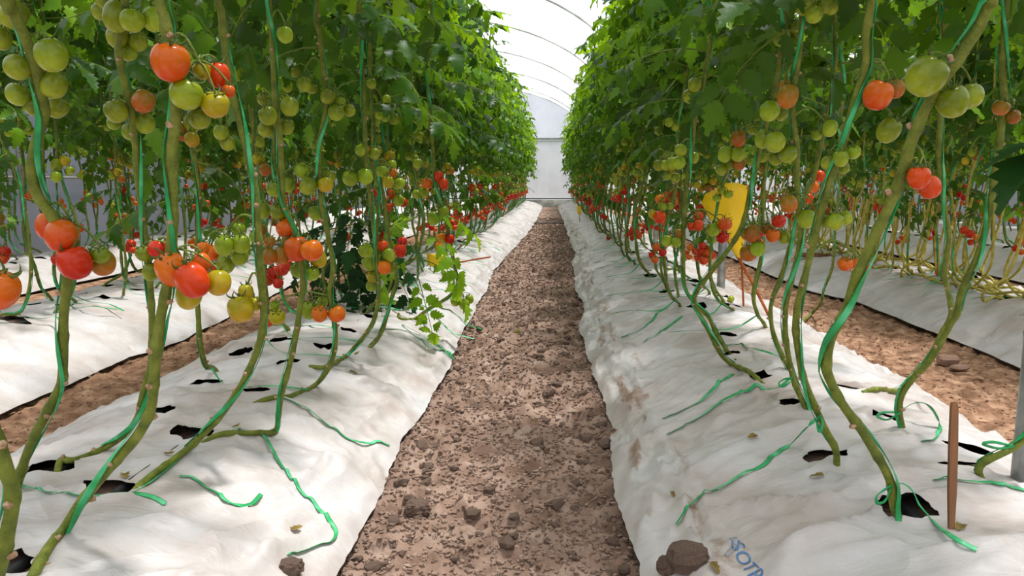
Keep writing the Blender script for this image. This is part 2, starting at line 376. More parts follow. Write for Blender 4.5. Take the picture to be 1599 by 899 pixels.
for nm, xx in (('wall_left', -6.8), ('wall_right', 9.2)):
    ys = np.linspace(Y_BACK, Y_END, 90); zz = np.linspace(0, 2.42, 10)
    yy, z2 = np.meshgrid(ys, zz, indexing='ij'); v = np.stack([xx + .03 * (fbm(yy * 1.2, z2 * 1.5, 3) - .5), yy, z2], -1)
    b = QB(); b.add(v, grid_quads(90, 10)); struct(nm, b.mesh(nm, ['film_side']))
    for yy in [2.0 + 3.65 * i for i in range(-1, 8)]:
        b = QB(); b.add(*tube(np.array([[xx * .985, yy, -.05], [xx * .985, yy, 1.2], [xx * .985, yy, 2.45]]), .035, 10))
        o = obj('wall_post', b.mesh('wall_post', ['steel']))
        tag(o, 'grey steel post standing against the grey %s film wall' % ('left' if xx < 0 else 'right'), 'post', 'steel posts along the %s wall' % ('left' if xx < 0 else 'right'))
    b = QB(); b.add(*tube(np.array([[xx * .99, Y_BACK, 1.0], [xx * .99, 10, 1.0], [xx * .99, Y_END, 1.0]]), .016, 6)); b.add(*box_arr((xx - .05, Y_BACK, 2.38), (xx + .05, Y_END, 2.46)))
    struct('trim_%d' % (7 if xx < 0 else 8), b.mesh('side_rail', ['steel'], False))
b = QB(); b.add(*box_arr((1.08, Y_BACK, 2.4), (1.32, Y_END, 2.5)))
tag(obj('roof_gutter', b.mesh('roof_gutter', ['steel'], False)), 'steel gutter between the two roof bays above the right row', 'gutter')
for k, yy in enumerate([1.97 + 3.65 * i for i in range(0, 8)]):
    t = empty('steel_post', (1.235, yy, 0)); r = .03
    b = QB(); b.add(*tube(np.array([[0, 0, -.05], [0, 0, .4], [0, 0, .72]]), r, 14)); obj('lower_tube', b.mesh('lower_tube', ['steel']), t)
    b = QB(); b.add(*tube(np.array([[0, 0, .72], [0, 0, .75], [0, 0, .9]]), r * .93, 14)); obj('rusted_band', b.mesh('rusted_band', ['rust']), t)
    b = QB(); b.add(*tube(np.array([[0, 0, .9], [0, 0, 1.5], [0, 0, 2.42]]), r * .9, 14)); obj('upper_tube', b.mesh('upper_tube', ['steel']), t)
    b = QB(); b.add(*tube(np.array([[0, 0, .55], [0, 0, .56], [0, 0, .57]]), r * 1.06, 14)); obj('collar', b.mesh('collar', ['steel']), t)
    lab = ['weathered grey steel post at the right edge beside the wooden stake', 'pale steel post just behind the big yellow trap'][k] if k < 2 else 'thin steel post further down the row right of the path'
    tag(t, lab, 'post', 'steel posts in the row right of the path')

# ------------------------------------------------------------------ beds
class Bed: pass
def edge_fn(pxs, z=0.012):
    a = np.array([G(x, y, z) for x, y in pxs]); a = a[np.argsort(a[:, 1])]
    return a[:, 1], a[:, 0]
def make_bed(key, xl, xr, h, y0, y1, holes_x):
    b = Bed(); b.key = key; b.xl = xl; b.xr = xr; b.h = h; b.y0 = y0; b.y1 = y1; b.hx = holes_x; b.holes = []; b.creases = []
    return b
def edges(b, y):
    f = lambda e, s: (np.interp(y, e[0], e[1]) if isinstance(e, tuple) else e + 0 * y) + .03 * (vnoise(y * 1.7, y * 0, s) - .5) + .016 * (vnoise(y * 6, y * 0, s + 3) - .5) + .008 * (vnoise(y * 31, y * 0, s + 5) - .5)
    return f(b.xl, b.key * 7 + 1), f(b.xr, b.key * 7 + 2)
def bed_z(b, x, y, wr=True):
    x = np.asarray(x, float); y = np.asarray(y, float)
    l, r = edges(b, y); u = np.clip((x - (l + r) / 2) / ((r - l) / 2), -1.0, 1.0)
    z = .012 + b.h * (1 - np.abs(u) ** 2.4) ** 1.25 + .03 * (vnoise(x * 2.5, y * 1.6, b.key + 40) - .5) * (1 - u ** 4)
    if wr:
        e = 1 - np.abs(u) ** 6
        wx = x + .12 * vnoise(x * 3, y * 3, b.key + 9); 
        z = z + e * (.024 * (ridge(wx * 1.6 + y * 1.1, y * 5.0 - x * 2.2, b.key) ** 5) + .015 * ridge(wx * 4 + y, y * 9 - x * 6, b.key + 3) ** 5 + .009 * ridge(wx * 3 - y * 2, y * 7 + x * 7, b.key + 4) ** 6 + .006 * (vnoise(wx * 17, y * 17, b.key + 5) - .5))
        ed = np.clip((np.abs(u) - .66) / .16, 0, 1) * (1 - np.clip((np.abs(u) - .96) / .04, 0, 1) * .8)
        amp = 1.0 if b.key == 2 else .45; z = z + ed * amp * (.034 * ridge(x * 13 + 1.6 * vnoise(x * 4, y * 5, 91), y * 2.2, b.key + 11) ** 3 + .016 * ridge(x * 30, y * 6 + x * 9, b.key + 12) ** 2)
        for (ax, ay, bx, by, hh, ww) in b.creases:
            dx, dy = bx - ax, by - ay; L2 = dx * dx + dy * dy
            t = np.clip(((x - ax) * dx + (y - ay) * dy) / L2, 0, 1); d = np.hypot(x - ax - t * dx, y - ay - t * dy)
            z = z + 1.7 * hh * np.exp(-1.25 * d / ww) * np.sin(np.clip(t, .02, .98) * PI) ** .5
    return z
def bed_hit(b, px, py, lift=0.0, wr=True):
    r = ray(px, py); t = np.linspace(.6, 14, 3000); p = CAM + r * t[:, None]
    f = p[:, 2] - bed_z(b, p[:, 0], p[:, 1], wr); k = np.argmax(f < 0)
    q = p[k]; return np.array([q[0], q[1], float(bed_z(b, q[0], q[1], wr)) + lift])

L1e = edge_fn([(520, 899), (548, 850), (575, 800), (596, 765), (612, 720), (628, 680), (652, 648), (680, 605), (702, 575), (706, 553), (722, 525), (742, 488), (757, 455), (768, 425), (790, 402), (812, 378), (826, 362), (838, 344)])
R1e = edge_fn([(1002, 899), (982, 840), (968, 780), (958, 705), (945, 650), (930, 580), (915, 535), (906, 508), (912, 486), (902, 455), (893, 420), (898, 395), (888, 372), (882, 352), (873, 330)])
R2e = edge_fn([(1580, 572), (1531, 550), (1484, 530), (1449, 517), (1411, 500), (1374, 485), (1339, 472), (1299, 462), (1261, 454)])
L2e = edge_fn([(0, 649), (67, 619), (105, 602), (140, 585), (175, 570), (200, 557), (232, 550), (287, 530), (325, 512), (357, 497), (430, 460), (480, 430)])
YB = -.6
BL1 = make_bed(1, -1.83, L1e, .20, YB, 28.6, (-1.08, -1.31))
BR1 = make_bed(2, R1e, 1.62, .20, YB, 28.6, (.78, 1.05))
BL2 = make_bed(3, -3.72, L2e, .20, 1.0, 28.6, (-2.85, -3.15))
BR2 = make_bed(4, R2e, 3.72, .20, 1.0, 28.6, (2.92, 3.2))
BL3 = make_bed(5, -5.75, -4.45, .20, 3.0, 28.6, (-4.95, -5.25))
BR3 = make_bed(6, 4.4, 5.75, .20, 3.0, 28.6, (4.95, 5.25))
BR4 = make_bed(7, 6.5, 7.85, .20, 5.0, 28.6, (7.05, 7.35))
BL1.inv = BR1.inv = None
def crease(b, a, c, hh, ww):
    A = bed_hit(b, *a, wr=False); C = bed_hit(b, *c, wr=False); b.creases.append((A[0], A[1], C[0], C[1], hh, ww))
for a, c, hh, ww in [((405, 805), (540, 708), .012, .012), ((330, 815), (470, 800), .014, .02), ((300, 860), (520, 820), .016, .022), ((380, 895), (530, 830), .014, .02), ((560, 600), (640, 560), .012, .03), ((160, 850), (420, 770), .010, .03), ((430, 660), (620, 640), .012, .03)]:
    crease(BL1, a, c, hh, ww)
for a, c, hh, ww in [((1090, 812), (1335, 795), .020, .02), ((1060, 760), (1200, 690), .018, .03), ((1080, 800), (1180, 745), .014, .02), ((1330, 795), (1400, 800), .012, .02), ((1180, 899), (1360, 840), .020, .03), ((1250, 899), (1420, 850), .016, .025), ((1030, 700), (1090, 780), .014, .015), ((1060, 680), (1200, 650), .012, .03), ((1420, 880), (1599, 850), .014, .03), ((1290, 740), (1375, 790), .014, .018), ((1000, 560), (1160, 520), .010, .03)]:
    crease(BR1, a, c, hh, ww)

NEAR_HOLES = {1: [(170, 766, .075, .05), (302, 682, .07, .05), (397, 619, .06, .05), (450, 575, .06, .045), (503, 547, .06, .045), (545, 521, .055, .045), (75, 737, .075, .055), (243, 646, .065, .05), (322, 600, .06, .05), (375, 556, .06, .045), (440, 535, .055, .045), (575, 496, .055, .045), (612, 484, .05, .045), (630, 469, .055, .045), (12, 886, .06, .045)],
              2: [(1288, 716, .068, .055), (1412, 805, .075, .05), (1186, 594, .055, .045), (1238, 635, .06, .035), (1385, 661, .055, .05), (1318, 610, .06, .045), (1515, 708, .09, .05), (1500, 738, .07, .05), (1138, 561, .05, .04), (1135, 527, .05, .04), (1128, 481, .05, .04)]}
for b in (BL1, BR1):
    for (px, py, rx, ry) in NEAR_HOLES[b.key]:
        p = bed_hit(b, px, py, wr=False); b.holes.append((p[0], p[1], rx * .86, ry * .8))
for b in (BL1, BR1, BL2, BR2, BL3, BR3, BR4):
    for li, hx in enumerate(b.hx):
        yy = (4.3 if b.key <= 2 else max(b.y0 + .8, 2.6)) + .2 * li
        while yy < 14:
            b.holes.append((hx + random.uniform(-.03, .03), yy + random.uniform(-.04, .04), .055, .05)); yy += .4
yy = BL2; p = bed_hit(BL2, 22, 508, wr=False); BL2.holes.append((p[0], p[1], .09, .05)); p = bed_hit(BL2, 10, 497, wr=False); BL2.holes.append((p[0], p[1], .05, .05))

BEDLAB = {1: ('white plastic mulch film over the raised bed left of the path', ), 2: ('white plastic mulch film with blue print on the bed right of the path', ),
          3: ('bright white mulch film on the second bed to the left', ), 4: ('white mulch film on the second bed to the right, beyond the stones', ),
          5: ('white mulch film on the furthest left bed, by the grey wall', ), 6: ('white mulch film on the third bed to the right of the path', ), 7: ('white mulch film on the bed furthest to the right', )}
def build_bed(b, ncol, dy0, grow, dhole=True):
    ys = [b.y0]
    while ys[-1] < b.y1: ys.append(ys[-1] + max(dy0, grow * ys[-1]))
    ys = np.array(ys); u = np.linspace(-1, 1, ncol)
    u = np.sign(u) * (1 - (1 - np.abs(u)) ** 1.12)
    l, r = edges(b, ys); X = (l + r)[:, None] / 2 + (r - l)[:, None] / 2 * u[None]; Y = np.broadcast_to(ys[:, None], X.shape).copy()
    Y = Y + .012 * (vnoise(X * 9, Y * 9, 77) - .5) * (np.abs(u)[None] > .98)
    nr, nc = X.shape; q = grid_quads(nr, nc); x = X.ravel().copy(); y = Y.ravel().copy()
    cx = x[q].mean(1); cy = y[q].mean(1); kill = np.zeros(len(q), bool)
    for (hx, hy, rx, ry) in b.holes:
        near = np.hypot(x - hx, y - hy) < max(rx, ry) * 1.6; idx = np.where(near)[0]
        if len(idx) == 0: continue
        an = np.arctan2((y[idx] - hy) / ry, (x[idx] - hx) / rx); d = np.hypot((x[idx] - hx) / rx, (y[idx] - hy) / ry)
        rim = 1 + .18 * (vnoise(an * 2.2 + hx * 9, hy * 9 + 0 * an, 5) - .5) + .10 * (vnoise(an * 7, hx * 30 + 0 * an, 8) - .5)
        kk = np.hypot((cx - hx) / rx, (cy - hy) / ry) < .97; kill |= kk
        used = np.unique(q[kk]); 
        keep = np.unique(q[(~kk) & (np.hypot(cx - hx, cy - hy) < max(rx, ry) * 2.2)])
        rimv = np.intersect1d(used, keep)
        an = np.arctan2((y[rimv] - hy) / ry, (x[rimv] - hx) / rx)
        rim = 1 + .45 * (vnoise(an * 2.2 + hx * 9, hy * 9 + 0 * an, 5) - .5) + .2 * (vnoise(an * 9, hx * 40 + 0 * an, 6) - .5)
        x[rimv] = hx + rx * rim * np.cos(an); y[rimv] = hy + ry * rim * np.sin(an)
    z = bed_z(b, x, y)
    for (hx, hy, rx, ry) in b.holes:                                   # rims curl up a little
        d = np.hypot((x - hx) / rx, (y - hy) / ry); z = z + .008 * np.exp(-((d - 1) / .35) ** 2)
    q2 = q[~kill]; v = np.stack([x, y, z], 1)
    me = to_mesh('mulch_film', (v, q2, np.zeros(len(q2), int)), ['sheet'])
    uu = np.broadcast_to(u[None], (nr, nc)).ravel()
    e = np.clip((np.abs(uu) - .75) / .25, 0, 1)
    side = (uu < 0) if b.key == 2 else (uu > 9)
    if b.key == 1: e = e * .5
    dirt = .2 * e + side * np.clip((np.abs(uu) - .62) / .12, 0, 1) * (1 - np.clip((np.abs(uu) - .90) / .04, 0, 1)) * .5 * np.clip((fbm(x * 30, y * 5, 60) - .47) * 7, 0, 1) + .16 * (fbm(x * 3, y * 2, 31) - .3)
    a = me.attributes.new('dirt', 'FLOAT', 'POINT'); a.data.foreach_set('value', dirt.astype(np.float32))
    o = obj('mulch_film', me); tag(o, BEDLAB[b.key][0], 'mulch film'); b.film = o
    # soil of the bed under the film
    ys = ys[::6]; u = np.linspace(-.97, .97, 24); l, r = edges(b, ys); X = (l + r)[:, None] / 2 + (r - l)[:, None] / 2 * u[None]; Y = np.broadcast_to(ys[:, None], X.shape)
    Z = bed_z(b, X, Y, False) - .014 - .012 * fbm(X * 12, Y * 12, 4); Z = np.minimum(Z, bed_z(b, X, Y) - .009); v = np.stack([X, Y, Z], -1)
    bb = QB(); bb.add(v, grid_quads(*X.shape)); o2 = struct('trim_%d' % (10 + b.key), bb.mesh('bed_soil', ['soil']))
    if b.key <= 4:
        for hx in b.hx:
            yl = np.arange(max(b.y0, .2), 28, .12); xl = hx + .03 + .012 * np.sin(yl * 2.1 + hx * 5); zz = bed_z(b, xl, yl, False) - .012
            bb = QB(); bb.add(*tube(np.stack([xl, yl, zz], 1), .013, 8)); oh = obj('drip_hose', bb.mesh('drip_hose', ['hose']))
            tag(oh, 'black drip hose under the %s bed film, line %s' % ({1: 'left', 2: 'right', 3: 'far left', 4: 'far right'}[b.key], 'nearer the path' if hx == b.hx[0] else 'away from the path'), 'hose')
build_bed(BL1, 96, .014, .0042); build_bed(BR1, 96, .014, .0042)
for b in (BL2, BR2): build_bed(b, 64, .03, .006)
for b in (BL3, BR3, BR4): build_bed(b, 36, .06, .008)

# ------------------------------------------------------------------ soil of the paths
def aisle(name, x0, x1, y0, dx, dy0, grow, amp, mat, seed):
    ys = [y0]
    while ys[-1] < 28.8: ys.append(ys[-1] + max(dy0, grow * abs(ys[-1])))
    ys = np.array(ys); xs = np.arange(x0, x1 + dx, dx); Y, X = np.meshgrid(ys, xs, indexing='ij')
    Z = soil_z(X, Y, amp, seed); v = np.stack([X, Y, Z], -1)
    b = QB(); b.add(v, grid_quads(*X.shape)); return struct(name, b.mesh(name, [mat]))
def soil_z(X, Y, amp, seed):
    f = fbm(X * 3, Y * 3, seed) - .5
    c = fbm(X * 16, Y * 16, seed + 3, 4) - .5; c2 = np.maximum(0, vnoise(X * 30, Y * 30, seed + 8) - .55)
    return -.012 + amp * (.05 * f + .05 * c + .07 * c2)
path = aisle('floor_path', -.85, .55, YB, .014, .012, .005, 1.0, 'soil', 21)
aisle_l = aisle('floor_left_path', -2.75, -1.6, .8, .025, .025, .007, .8, 'soil_straw', 51)
aisle('floor_far_left_path', -4.6, -3.5, 1.0, .06, .06, .01, .5, 'soil_straw', 81); aisle('floor_far_right_path', 3.5, 4.6, 1.0, .06, .06, .01, .5, 'soil_straw', 82); aisle('floor_outer_path', 5.6, 6.7, 3.0, .08, .08, .01, .5, 'soil_straw', 83); aisle('floor_wall_path', -6.9, -5.5, 3.0, .08, .08, .01, .5, 'soil_straw', 84)
aisle_r = aisle('floor_right_path', 1.4, 2.75, .8, .025, .025, .007, .8, 'soil_straw', 71)

# clods lying on the path: the bigger ones are pieces of their own, fine crumbs are stuff
CLODS = [to_mesh('clod', (*blob(2, 100 + k, .28, (1, .85, .6)), np.zeros(24, int)), ['clod'], False) for k in range(8)]
def path_x(y): return float(np.interp(y, *L1e)), float(np.interp(y, *R1e))
rr = random.Random(5); n = 0
while n < 290:
    y = 1.2 * (9.0 / 1.2) ** (rr.random() ** 1.3); l, r = path_x(y); x = rr.uniform(l + .02, r - .02)
    s = rr.choice([.008, .01, .012, .015, .02]) * (1 + .10 * y)
    z = float(soil_z(np.array(x), np.array(y), 1.0, 21))
    o = obj('clod', CLODS[n % 8], path, (x, y, z + s * .25)); o.rotation_euler = (rr.uniform(-.4, .4), rr.uniform(-.4, .4), rr.uniform(0, 6.28)); o.scale = (s, s, s); n += 1
def crumbs(n, x0, x1, ya, yb, parent, amp, seed, mat, smin, smax, flat=.6):
    g = np.random.default_rng(seed); base = blob(1, 3, .35, (1, .8, flat)); V = []; Q = []; nv = len(base[0])
    y = ya * (yb / ya) ** g.random(n); x = g.uniform(x0, x1, n); s = g.uniform(smin, smax, n) * (1 + .1 * y); z = soil_z(x, y, amp, seed_of[parent.name])
    a = g.uniform(0, 6.28, n); c, si = np.cos(a)[:, None], np.sin(a)[:, None]
    bx = base[0][None] * g.uniform(.6, 1.3, (n, nv, 1)); X = bx[..., 0] * c - bx[..., 1] * si; Yv = bx[..., 0] * si + bx[..., 1] * c
    v = np.stack([X * s[:, None] + x[:, None], Yv * s[:, None] + y[:, None], bx[..., 2] * s[:, None] + z[:, None] + .2 * s[:, None]], -1).reshape(-1, 3)
    q = (base[1][None] + (np.arange(n) * nv)[:, None, None]).reshape(-1, 4)
    o = obj('soil_crumbs', to_mesh('soil_crumbs', (v, q, np.zeros(len(q), int)), [mat], False), parent); o['kind'] = 'stuff'
seed_of = {path.name: 21, aisle_l.name: 51, aisle_r.name: 71}
crumbs(26000, -.62, .3, 1.1, 20, path, 1.0, 1, 'clod', .0025, .009)
crumbs(5000, -2.6, -1.7, 2.0, 14, aisle_l, .8, 2, 'soil_straw', .003, .008, .3)
crumbs(6000, 1.55, 2.5, 2.0, 14, aisle_r, .8, 3, 'soil_straw', .003, .008, .3)
def lump(name, px, py, s, label, cat, mat='clod', sc=(1, .9, .7), seed=1, n=6, bed=None, amp=.13, rot=0.0):
    p = bed_hit(bed, px, py) if bed else G(px, py, 0.0)
    o = obj(name, to_mesh(name, (*blob(n, seed, amp, sc), np.zeros(6 * n * n, int)), [mat], False), None, p + np.array([0, 0, s * sc[2] * .45])); o.scale = (s, s, s); o.rotation_euler = (0, 0, rot)
    return tag(o, label, cat)
lump('soil_clod', 652, 800, .036, 'large brown clod on the path beside the left film edge', 'clod', seed=3)
lump('soil_clod', 1074, 882, .045, 'big crumbly clod on the film at bottom right of the path', 'clod', seed=9, bed=BR1, sc=(1.0, .75, .75))
lump('soil_clod', 1045, 890, .028, 'small dark clod left of the big clod on the right film', 'clod', seed=12, bed=BR1)
lump('soil_clod', 455, 893, .028, 'brown clod on the left film below the green twine end', 'clod', seed=14, bed=BL1)
lump('soil_clod', 715, 690, .016, 'small clod with a curled dry stem on the path', 'clod', seed=15)
lump('stone', 1480, 566, .055, 'rough brown stone in the right side path, left of the flat one', 'stone', 'stone', (1, .8, .55), 21, 3, None, .12)
lump('stone', 1499, 575, .05, 'flat pale stone in the right side path beside the rough one', 'stone', 'stone', (1.1, .7, .25), 22, 2, None, .05, .4)
lump('wood_block', 1272, 400, .16, 'rough brown wood offcut lying on the second right bed', 'wood block', 'wood', (1.1, .35, .18), 24, 2, BR2, .08)
# ------------------------------------------------------------------ tomato parts
def tomato_arr(seg, rings, seed, tall):
    r = np.random.default_rng(seed); ph = np.linspace(.02, PI - .02, rings); th = np.arange(seg) * 2 * PI / seg
    lobes = 4 + seed % 3; am = .012 + .02 * r.random()
    R = np.sin(ph)[:, None] ** .92 * (1 + am * np.cos(lobes * th + seed)[None] * np.sin(ph)[:, None] * (.6 + .6 * np.cos(ph)[:, None]))
    Z = np.cos(ph) * tall; Z = Z - .16 * np.exp(-(ph / .42) ** 2) + .03 * np.exp(-((PI - ph) / .3) ** 2)
    R = R * (1 + .05 * np.cos(ph + .3 * seed))[:, None]
    v = np.stack([R * np.cos(th), R * np.sin(th), np.broadcast_to(Z[:, None], R.shape)], -1).reshape(-1, 3)
    k = seg; i = np.arange(rings - 1)[:, None] * k + np.arange(k)[None]; j = np.arange(rings - 1)[:, None] * k + (np.arange(k)[None] + 1) % k
    return v, np.stack([i, i + k, j + k, j], -1).reshape(-1, 4)
COLS = {'G': 't_green', 'L': 't_lime', 'Y': 't_yellow', 'B': 't_turning', 'O': 't_orange', 'R': 't_red'}
CNAME = {'G': 'green unripe tomato', 'L': 'pale green tomato', 'Y': 'yellowing tomato', 'B': 'turning tomato, brownish orange', 'O': 'orange tomato', 'R': 'ripe red tomato'}
TALL = [.96, 1.06, 1.18]
TOM = {(c, k): to_mesh('tomato', (lambda a: (a[0], a[1], np.zeros(len(a[1]), int)))(tomato_arr(22, 15, k + 1, TALL[k])), [COLS[c]]) for c in COLS for k in range(3)}
TOM_LOW = {(c, k): to_mesh('tomato', (lambda a: (a[0], a[1], np.zeros(len(a[1]), int)))(tomato_arr(14, 9, k + 1, TALL[k])), [COLS[c]]) for c in COLS for k in range(3)}
TARR = [tomato_arr(8, 6, k + 1, TALL[k]) for k in range(3)]
def calyx_arr():
    b = QB(); 
    for i in range(5):
        a = i * 2 * PI / 5 + .2; t = np.linspace(0, 1, 7); rad = .05 + .72 * np.sin(t * 1.9); z = .80 + .16 * t + .42 * t ** 2.2; aa = a + .5 * t ** 2
        b.add(*tube(np.stack([rad * np.cos(aa), rad * np.sin(aa), z], 1), np.array([.07, .085, .08, .068, .052, .036, .015]), 5))
    b.add(*tube(np.array([[0, 0, .78], [.02, 0, .95], [.05, 0, 1.15]]), .06, 6))
    return b.arrays()
CALYX = to_mesh('calyx', calyx_arr(), ['calyx'])

# ------------------------------------------------------------------ leaves
def leaflet(L, w, n, r, lob=.26):
    t = np.linspace(0, 1, n + 1); ww = w * np.sin(PI * np.clip(t, 0, 1) ** .62) * (1 - .35 * t)
    tooth = np.where(np.arange(n + 1) % 2 == 1, 1 + lob, 1 - lob); ww = ww * tooth + .003; ww[0] = .003; ww[-1] = .002
    fold = r.uniform(.1, .5); curl = r.uniform(-.05, .55); tw = r.uniform(-.5, .5)
    mid = np.stack([t * L, .03 * L * np.sin(t * 3 + r.uniform(0, 6)), -curl * L * t ** 2 * .6], 1)
    V = [mid]
    for s in (1, -1):
        off = (np.arange(n + 1) % 2 == 1) * .05 * L
        e = mid + np.stack([off, s * ww, np.abs(ww) * fold * (1 if r.random() > .25 else -.6) + s * ww * tw * t + .12 * ww * np.sin(t * 9 + s)], 1)
        V.append(e)
    v = np.concatenate(V); m = n + 1; i = np.arange(n)
    q = np.concatenate([np.stack([i, i + 1, i + 1 + m, i + m], 1), np.stack([i + 2 * m, i + 2 * m + 1, i + 1, i], 1)])
    return v, q
def compound(seed, n=10, pairs=4, L=.36, big=.115):
    """pinnate tomato leaf along +X from the petiole's base, drooping"""
    r = np.random.default_rng(seed); b = QB(); droop = r.uniform(.5, 1.5)
    parts = [(1 - .02, 0.0, big * r.uniform(.9, 1.15))]
    for k in range(pairs):
        t = .24 + .66 * k / max(1, pairs - 1) if pairs > 1 else .6
        for s in (1, -1):
            parts.append((t + r.uniform(-.03, .03), s * r.uniform(.75, 1.25), big * (.62 if k == 0 else .9) * r.uniform(.75, 1.15)))
            if n >= 8 and r.random() < .5 and k < pairs - 1: parts.append((t + .12, s * r.uniform(1.0, 1.5), big * .34))
    np_ = 7 if n >= 8 else 4; pt = np.stack([np.linspace(0, L, np_), np.zeros(np_), np.zeros(np_)], 1); b.add(*tube(pt, np.linspace(.0034, .0014, np_), 5 if n >= 8 else 3), 1)
    for t, a, l in parts:
        v, q = leaflet(l, l * .30, n, r)
        c, s = math.cos(a), math.sin(a); R = np.array([[c, -s, 0], [s, c, 0], [0, 0, 1]])
        if a: 
            ro = r.uniform(.1, .7) * (1 if a > 0 else -1); Rx = np.array([[1, 0, 0], [0, math.cos(ro), -math.sin(ro)], [0, math.sin(ro), math.cos(ro)]]); 
            hang = r.uniform(.1, .8); Ry = np.array([[math.cos(hang), 0, math.sin(hang)], [0, 1, 0], [-math.sin(hang), 0, math.cos(hang)]]); v = v @ (R @ Ry).T
        b.add(v + np.array([t * L, .012 * (1 if a > 0 else -1) * (a != 0), 0]), q, 0)
    v, q, m = b.arrays()
    x = v[:, 0]; an = droop * np.clip(x / L, 0, 1.3)                    # bend the whole leaf down
    cx = L / droop * np.sin(an); cz = -L / droop * (1 - np.cos(an))
    v = np.stack([cx + v[:, 2] * np.sin(an), v[:, 1], cz + v[:, 2] * np.cos(an)], 1)
    return v, q, m
LEAF_A = [compound(200 + k) for k in range(12)]
LEAF = [to_mesh('leaf', a, ['leaf', 'stalk']) for a in LEAF_A]
LEAF_SINGLE = [to_mesh('leaf', (lambda a: (a[0], a[1], np.zeros(len(a[1]), int)))(leaflet(.15, .042, 12, np.random.default_rng(400 + k), .2)), ['leaf_dark']) for k in range(6)]
LEAF_YOUNG_LIT = [to_mesh('leaf', a, ['leaf_young_lit', 'stalk']) for a in LEAF_A[:6]]
LEAF_DARK = [to_mesh('leaf', a, ['leaf_dark', 'stalk']) for a in LEAF_A[:6]]
LEAF_F = [compound(300 + k, 4, 3, .38, .135) for k in range(8)]           # coarser leaf for plants far away
def rotm(az, pitch, roll):
    cz, sz, cp, sp, cr, sr = math.cos(az), math.sin(az), math.cos(pitch), math.sin(pitch), math.cos(roll), math.sin(roll)
    return np.array([[cz, -sz, 0], [sz, cz, 0], [0, 0, 1]]) @ np.array([[cp, 0, -sp], [0, 1, 0], [sp, 0, cp]]) @ np.array([[1, 0, 0], [0, cr, -sr], [0, sr, cr]])
def m44(R, t, s=1.0):
    m = Matrix.Identity(4)
    for i in range(3):
        for j in range(3): m[i][j] = float(R[i][j] * s)
        m[i][3] = float(t[i])
    return m

# ------------------------------------------------------------------ stems, twine, trusses
def stem_arr(path, r0, r1, rnd, k=9, step=.012, scars=True):
    n = len(path); s = np.arange(n) * step; rad = np.linspace(r0, r1, n) * (1 + .05 * np.sin(s * 31))
    b = QB(); nodes = []; x = .05 + rnd.random() * .05
    while x < s[-1]: nodes.append(x); x += .07 + rnd.random() * .06
    for c in nodes: rad = rad * (1 + .22 * np.exp(-((s - c) / .011) ** 2))
    b.add(*tube(path, rad, k), 0)
    if scars:
        t, nn, bb = frames(path)
        for c in nodes:
            if rnd.random() < .75:
                i = min(n - 1, int(c / step)); a = rnd.random() * 6.28; d = np.cos(a) * nn[i] + np.sin(a) * bb[i]; p0 = path[i]; r = rad[i]
                b.add(*tube(np.array([p0 + d * r * .6, p0 + d * r * 1.1, p0 + (d + t[i] * .25) * r * 1.45]), np.array([r * .62, r * .5, r * .4]), 7), 1)
    return b
def twine_arr(path, rs, rnd, w, th, i0=0, turns=None, step=.012, lift=1.25):
    p = path[i0::2] if len(path) > 40 else path[i0:]; n = len(p); t, nn, bb = frames(p); L = n * step * 2
    a = rnd.random() * 6.28 + np.linspace(0, (turns or L / .62) * 2 * PI, n) * (1 if rnd.random() < .5 else -1) + .5 * np.sin(np.linspace(0, 9, n))
    d = np.cos(a)[:, None] * nn + np.sin(a)[:, None] * bb; c = p + d * (rs * lift + .001)
    t2, _, _ = frames(c); side = np.cross(t2, d); side /= np.linalg.norm(side, axis=1)[:, None]
    return ribbon(c, side, d, w * (1 + .2 * np.sin(np.arange(n) * .35)), th)
def tail_arr(pts, w=.012, th=.002, step=.01, up=np.array([0, 0, 1.0]), bed=None, base=None):
    p = catmull(pts, step)
    if bed is not None: p[:, 2] = np.maximum(p[:, 2], bed_z(bed, p[:, 0] + base[0], p[:, 1] + base[1]) + .005 - base[2])
    t = np.gradient(p, axis=0); t /= np.linalg.norm(t, axis=1)[:, None] + 1e-9
    tw = .5 * np.sin(np.linspace(0, 5, len(p)))
    side = np.cross(t, up); side /= np.linalg.norm(side, axis=1)[:, None] + 1e-6; nn = np.cross(side, t)
    s2 = side * np.cos(tw)[:, None] + nn * np.sin(tw)[:, None]; n2 = np.cross(s2, t)
    return ribbon(p, s2, n2, w, th)
def truss_arr(p0, fruits, r=.0031, k=6):
    """stalk from p0 on the stem to the tops of the fruits [(centre, radius, tall)]"""
    b = QB(); tops = [f[0] + np.array([0, 0, f[1] * f[2] * .9]) for f in fruits]
    c = np.mean(tops, axis=0); c = c + np.array([0, 0, .012]); mid = (p0 + c) / 2 + np.array([0, 0, .03])
    sp = catmull([p0, mid, c, c - np.array([0, 0, .015])], .01); b.add(*tube(sp, np.linspace(r, r * .8, len(sp)), k))
    for tp in tops:
        a = sp[int(len(sp) * .72)]; b.add(*tube(catmull([a, (a + tp) / 2 + np.array([0, 0, .012]), tp + np.array([0, 0, .004]), tp - np.array([0, 0, .004])], .012), r * .62, 5))
    return b

def put_tomato(parent, c, pos, r, k, rnd, calyx=True, low=False, tilt=.5, label=True):
    R = rotm(rnd.random() * 6.28, rnd.uniform(-tilt, tilt), rnd.uniform(-tilt, tilt))
    o = obj('tomato', (TOM_LOW if low else TOM)[(c, k)], parent, None, m44(R, pos, r))
    if label: o['label'] = CNAME[c]
    if calyx: obj('calyx', CALYX, o).scale = (1, 1, TALL[k] * .97)
    return o

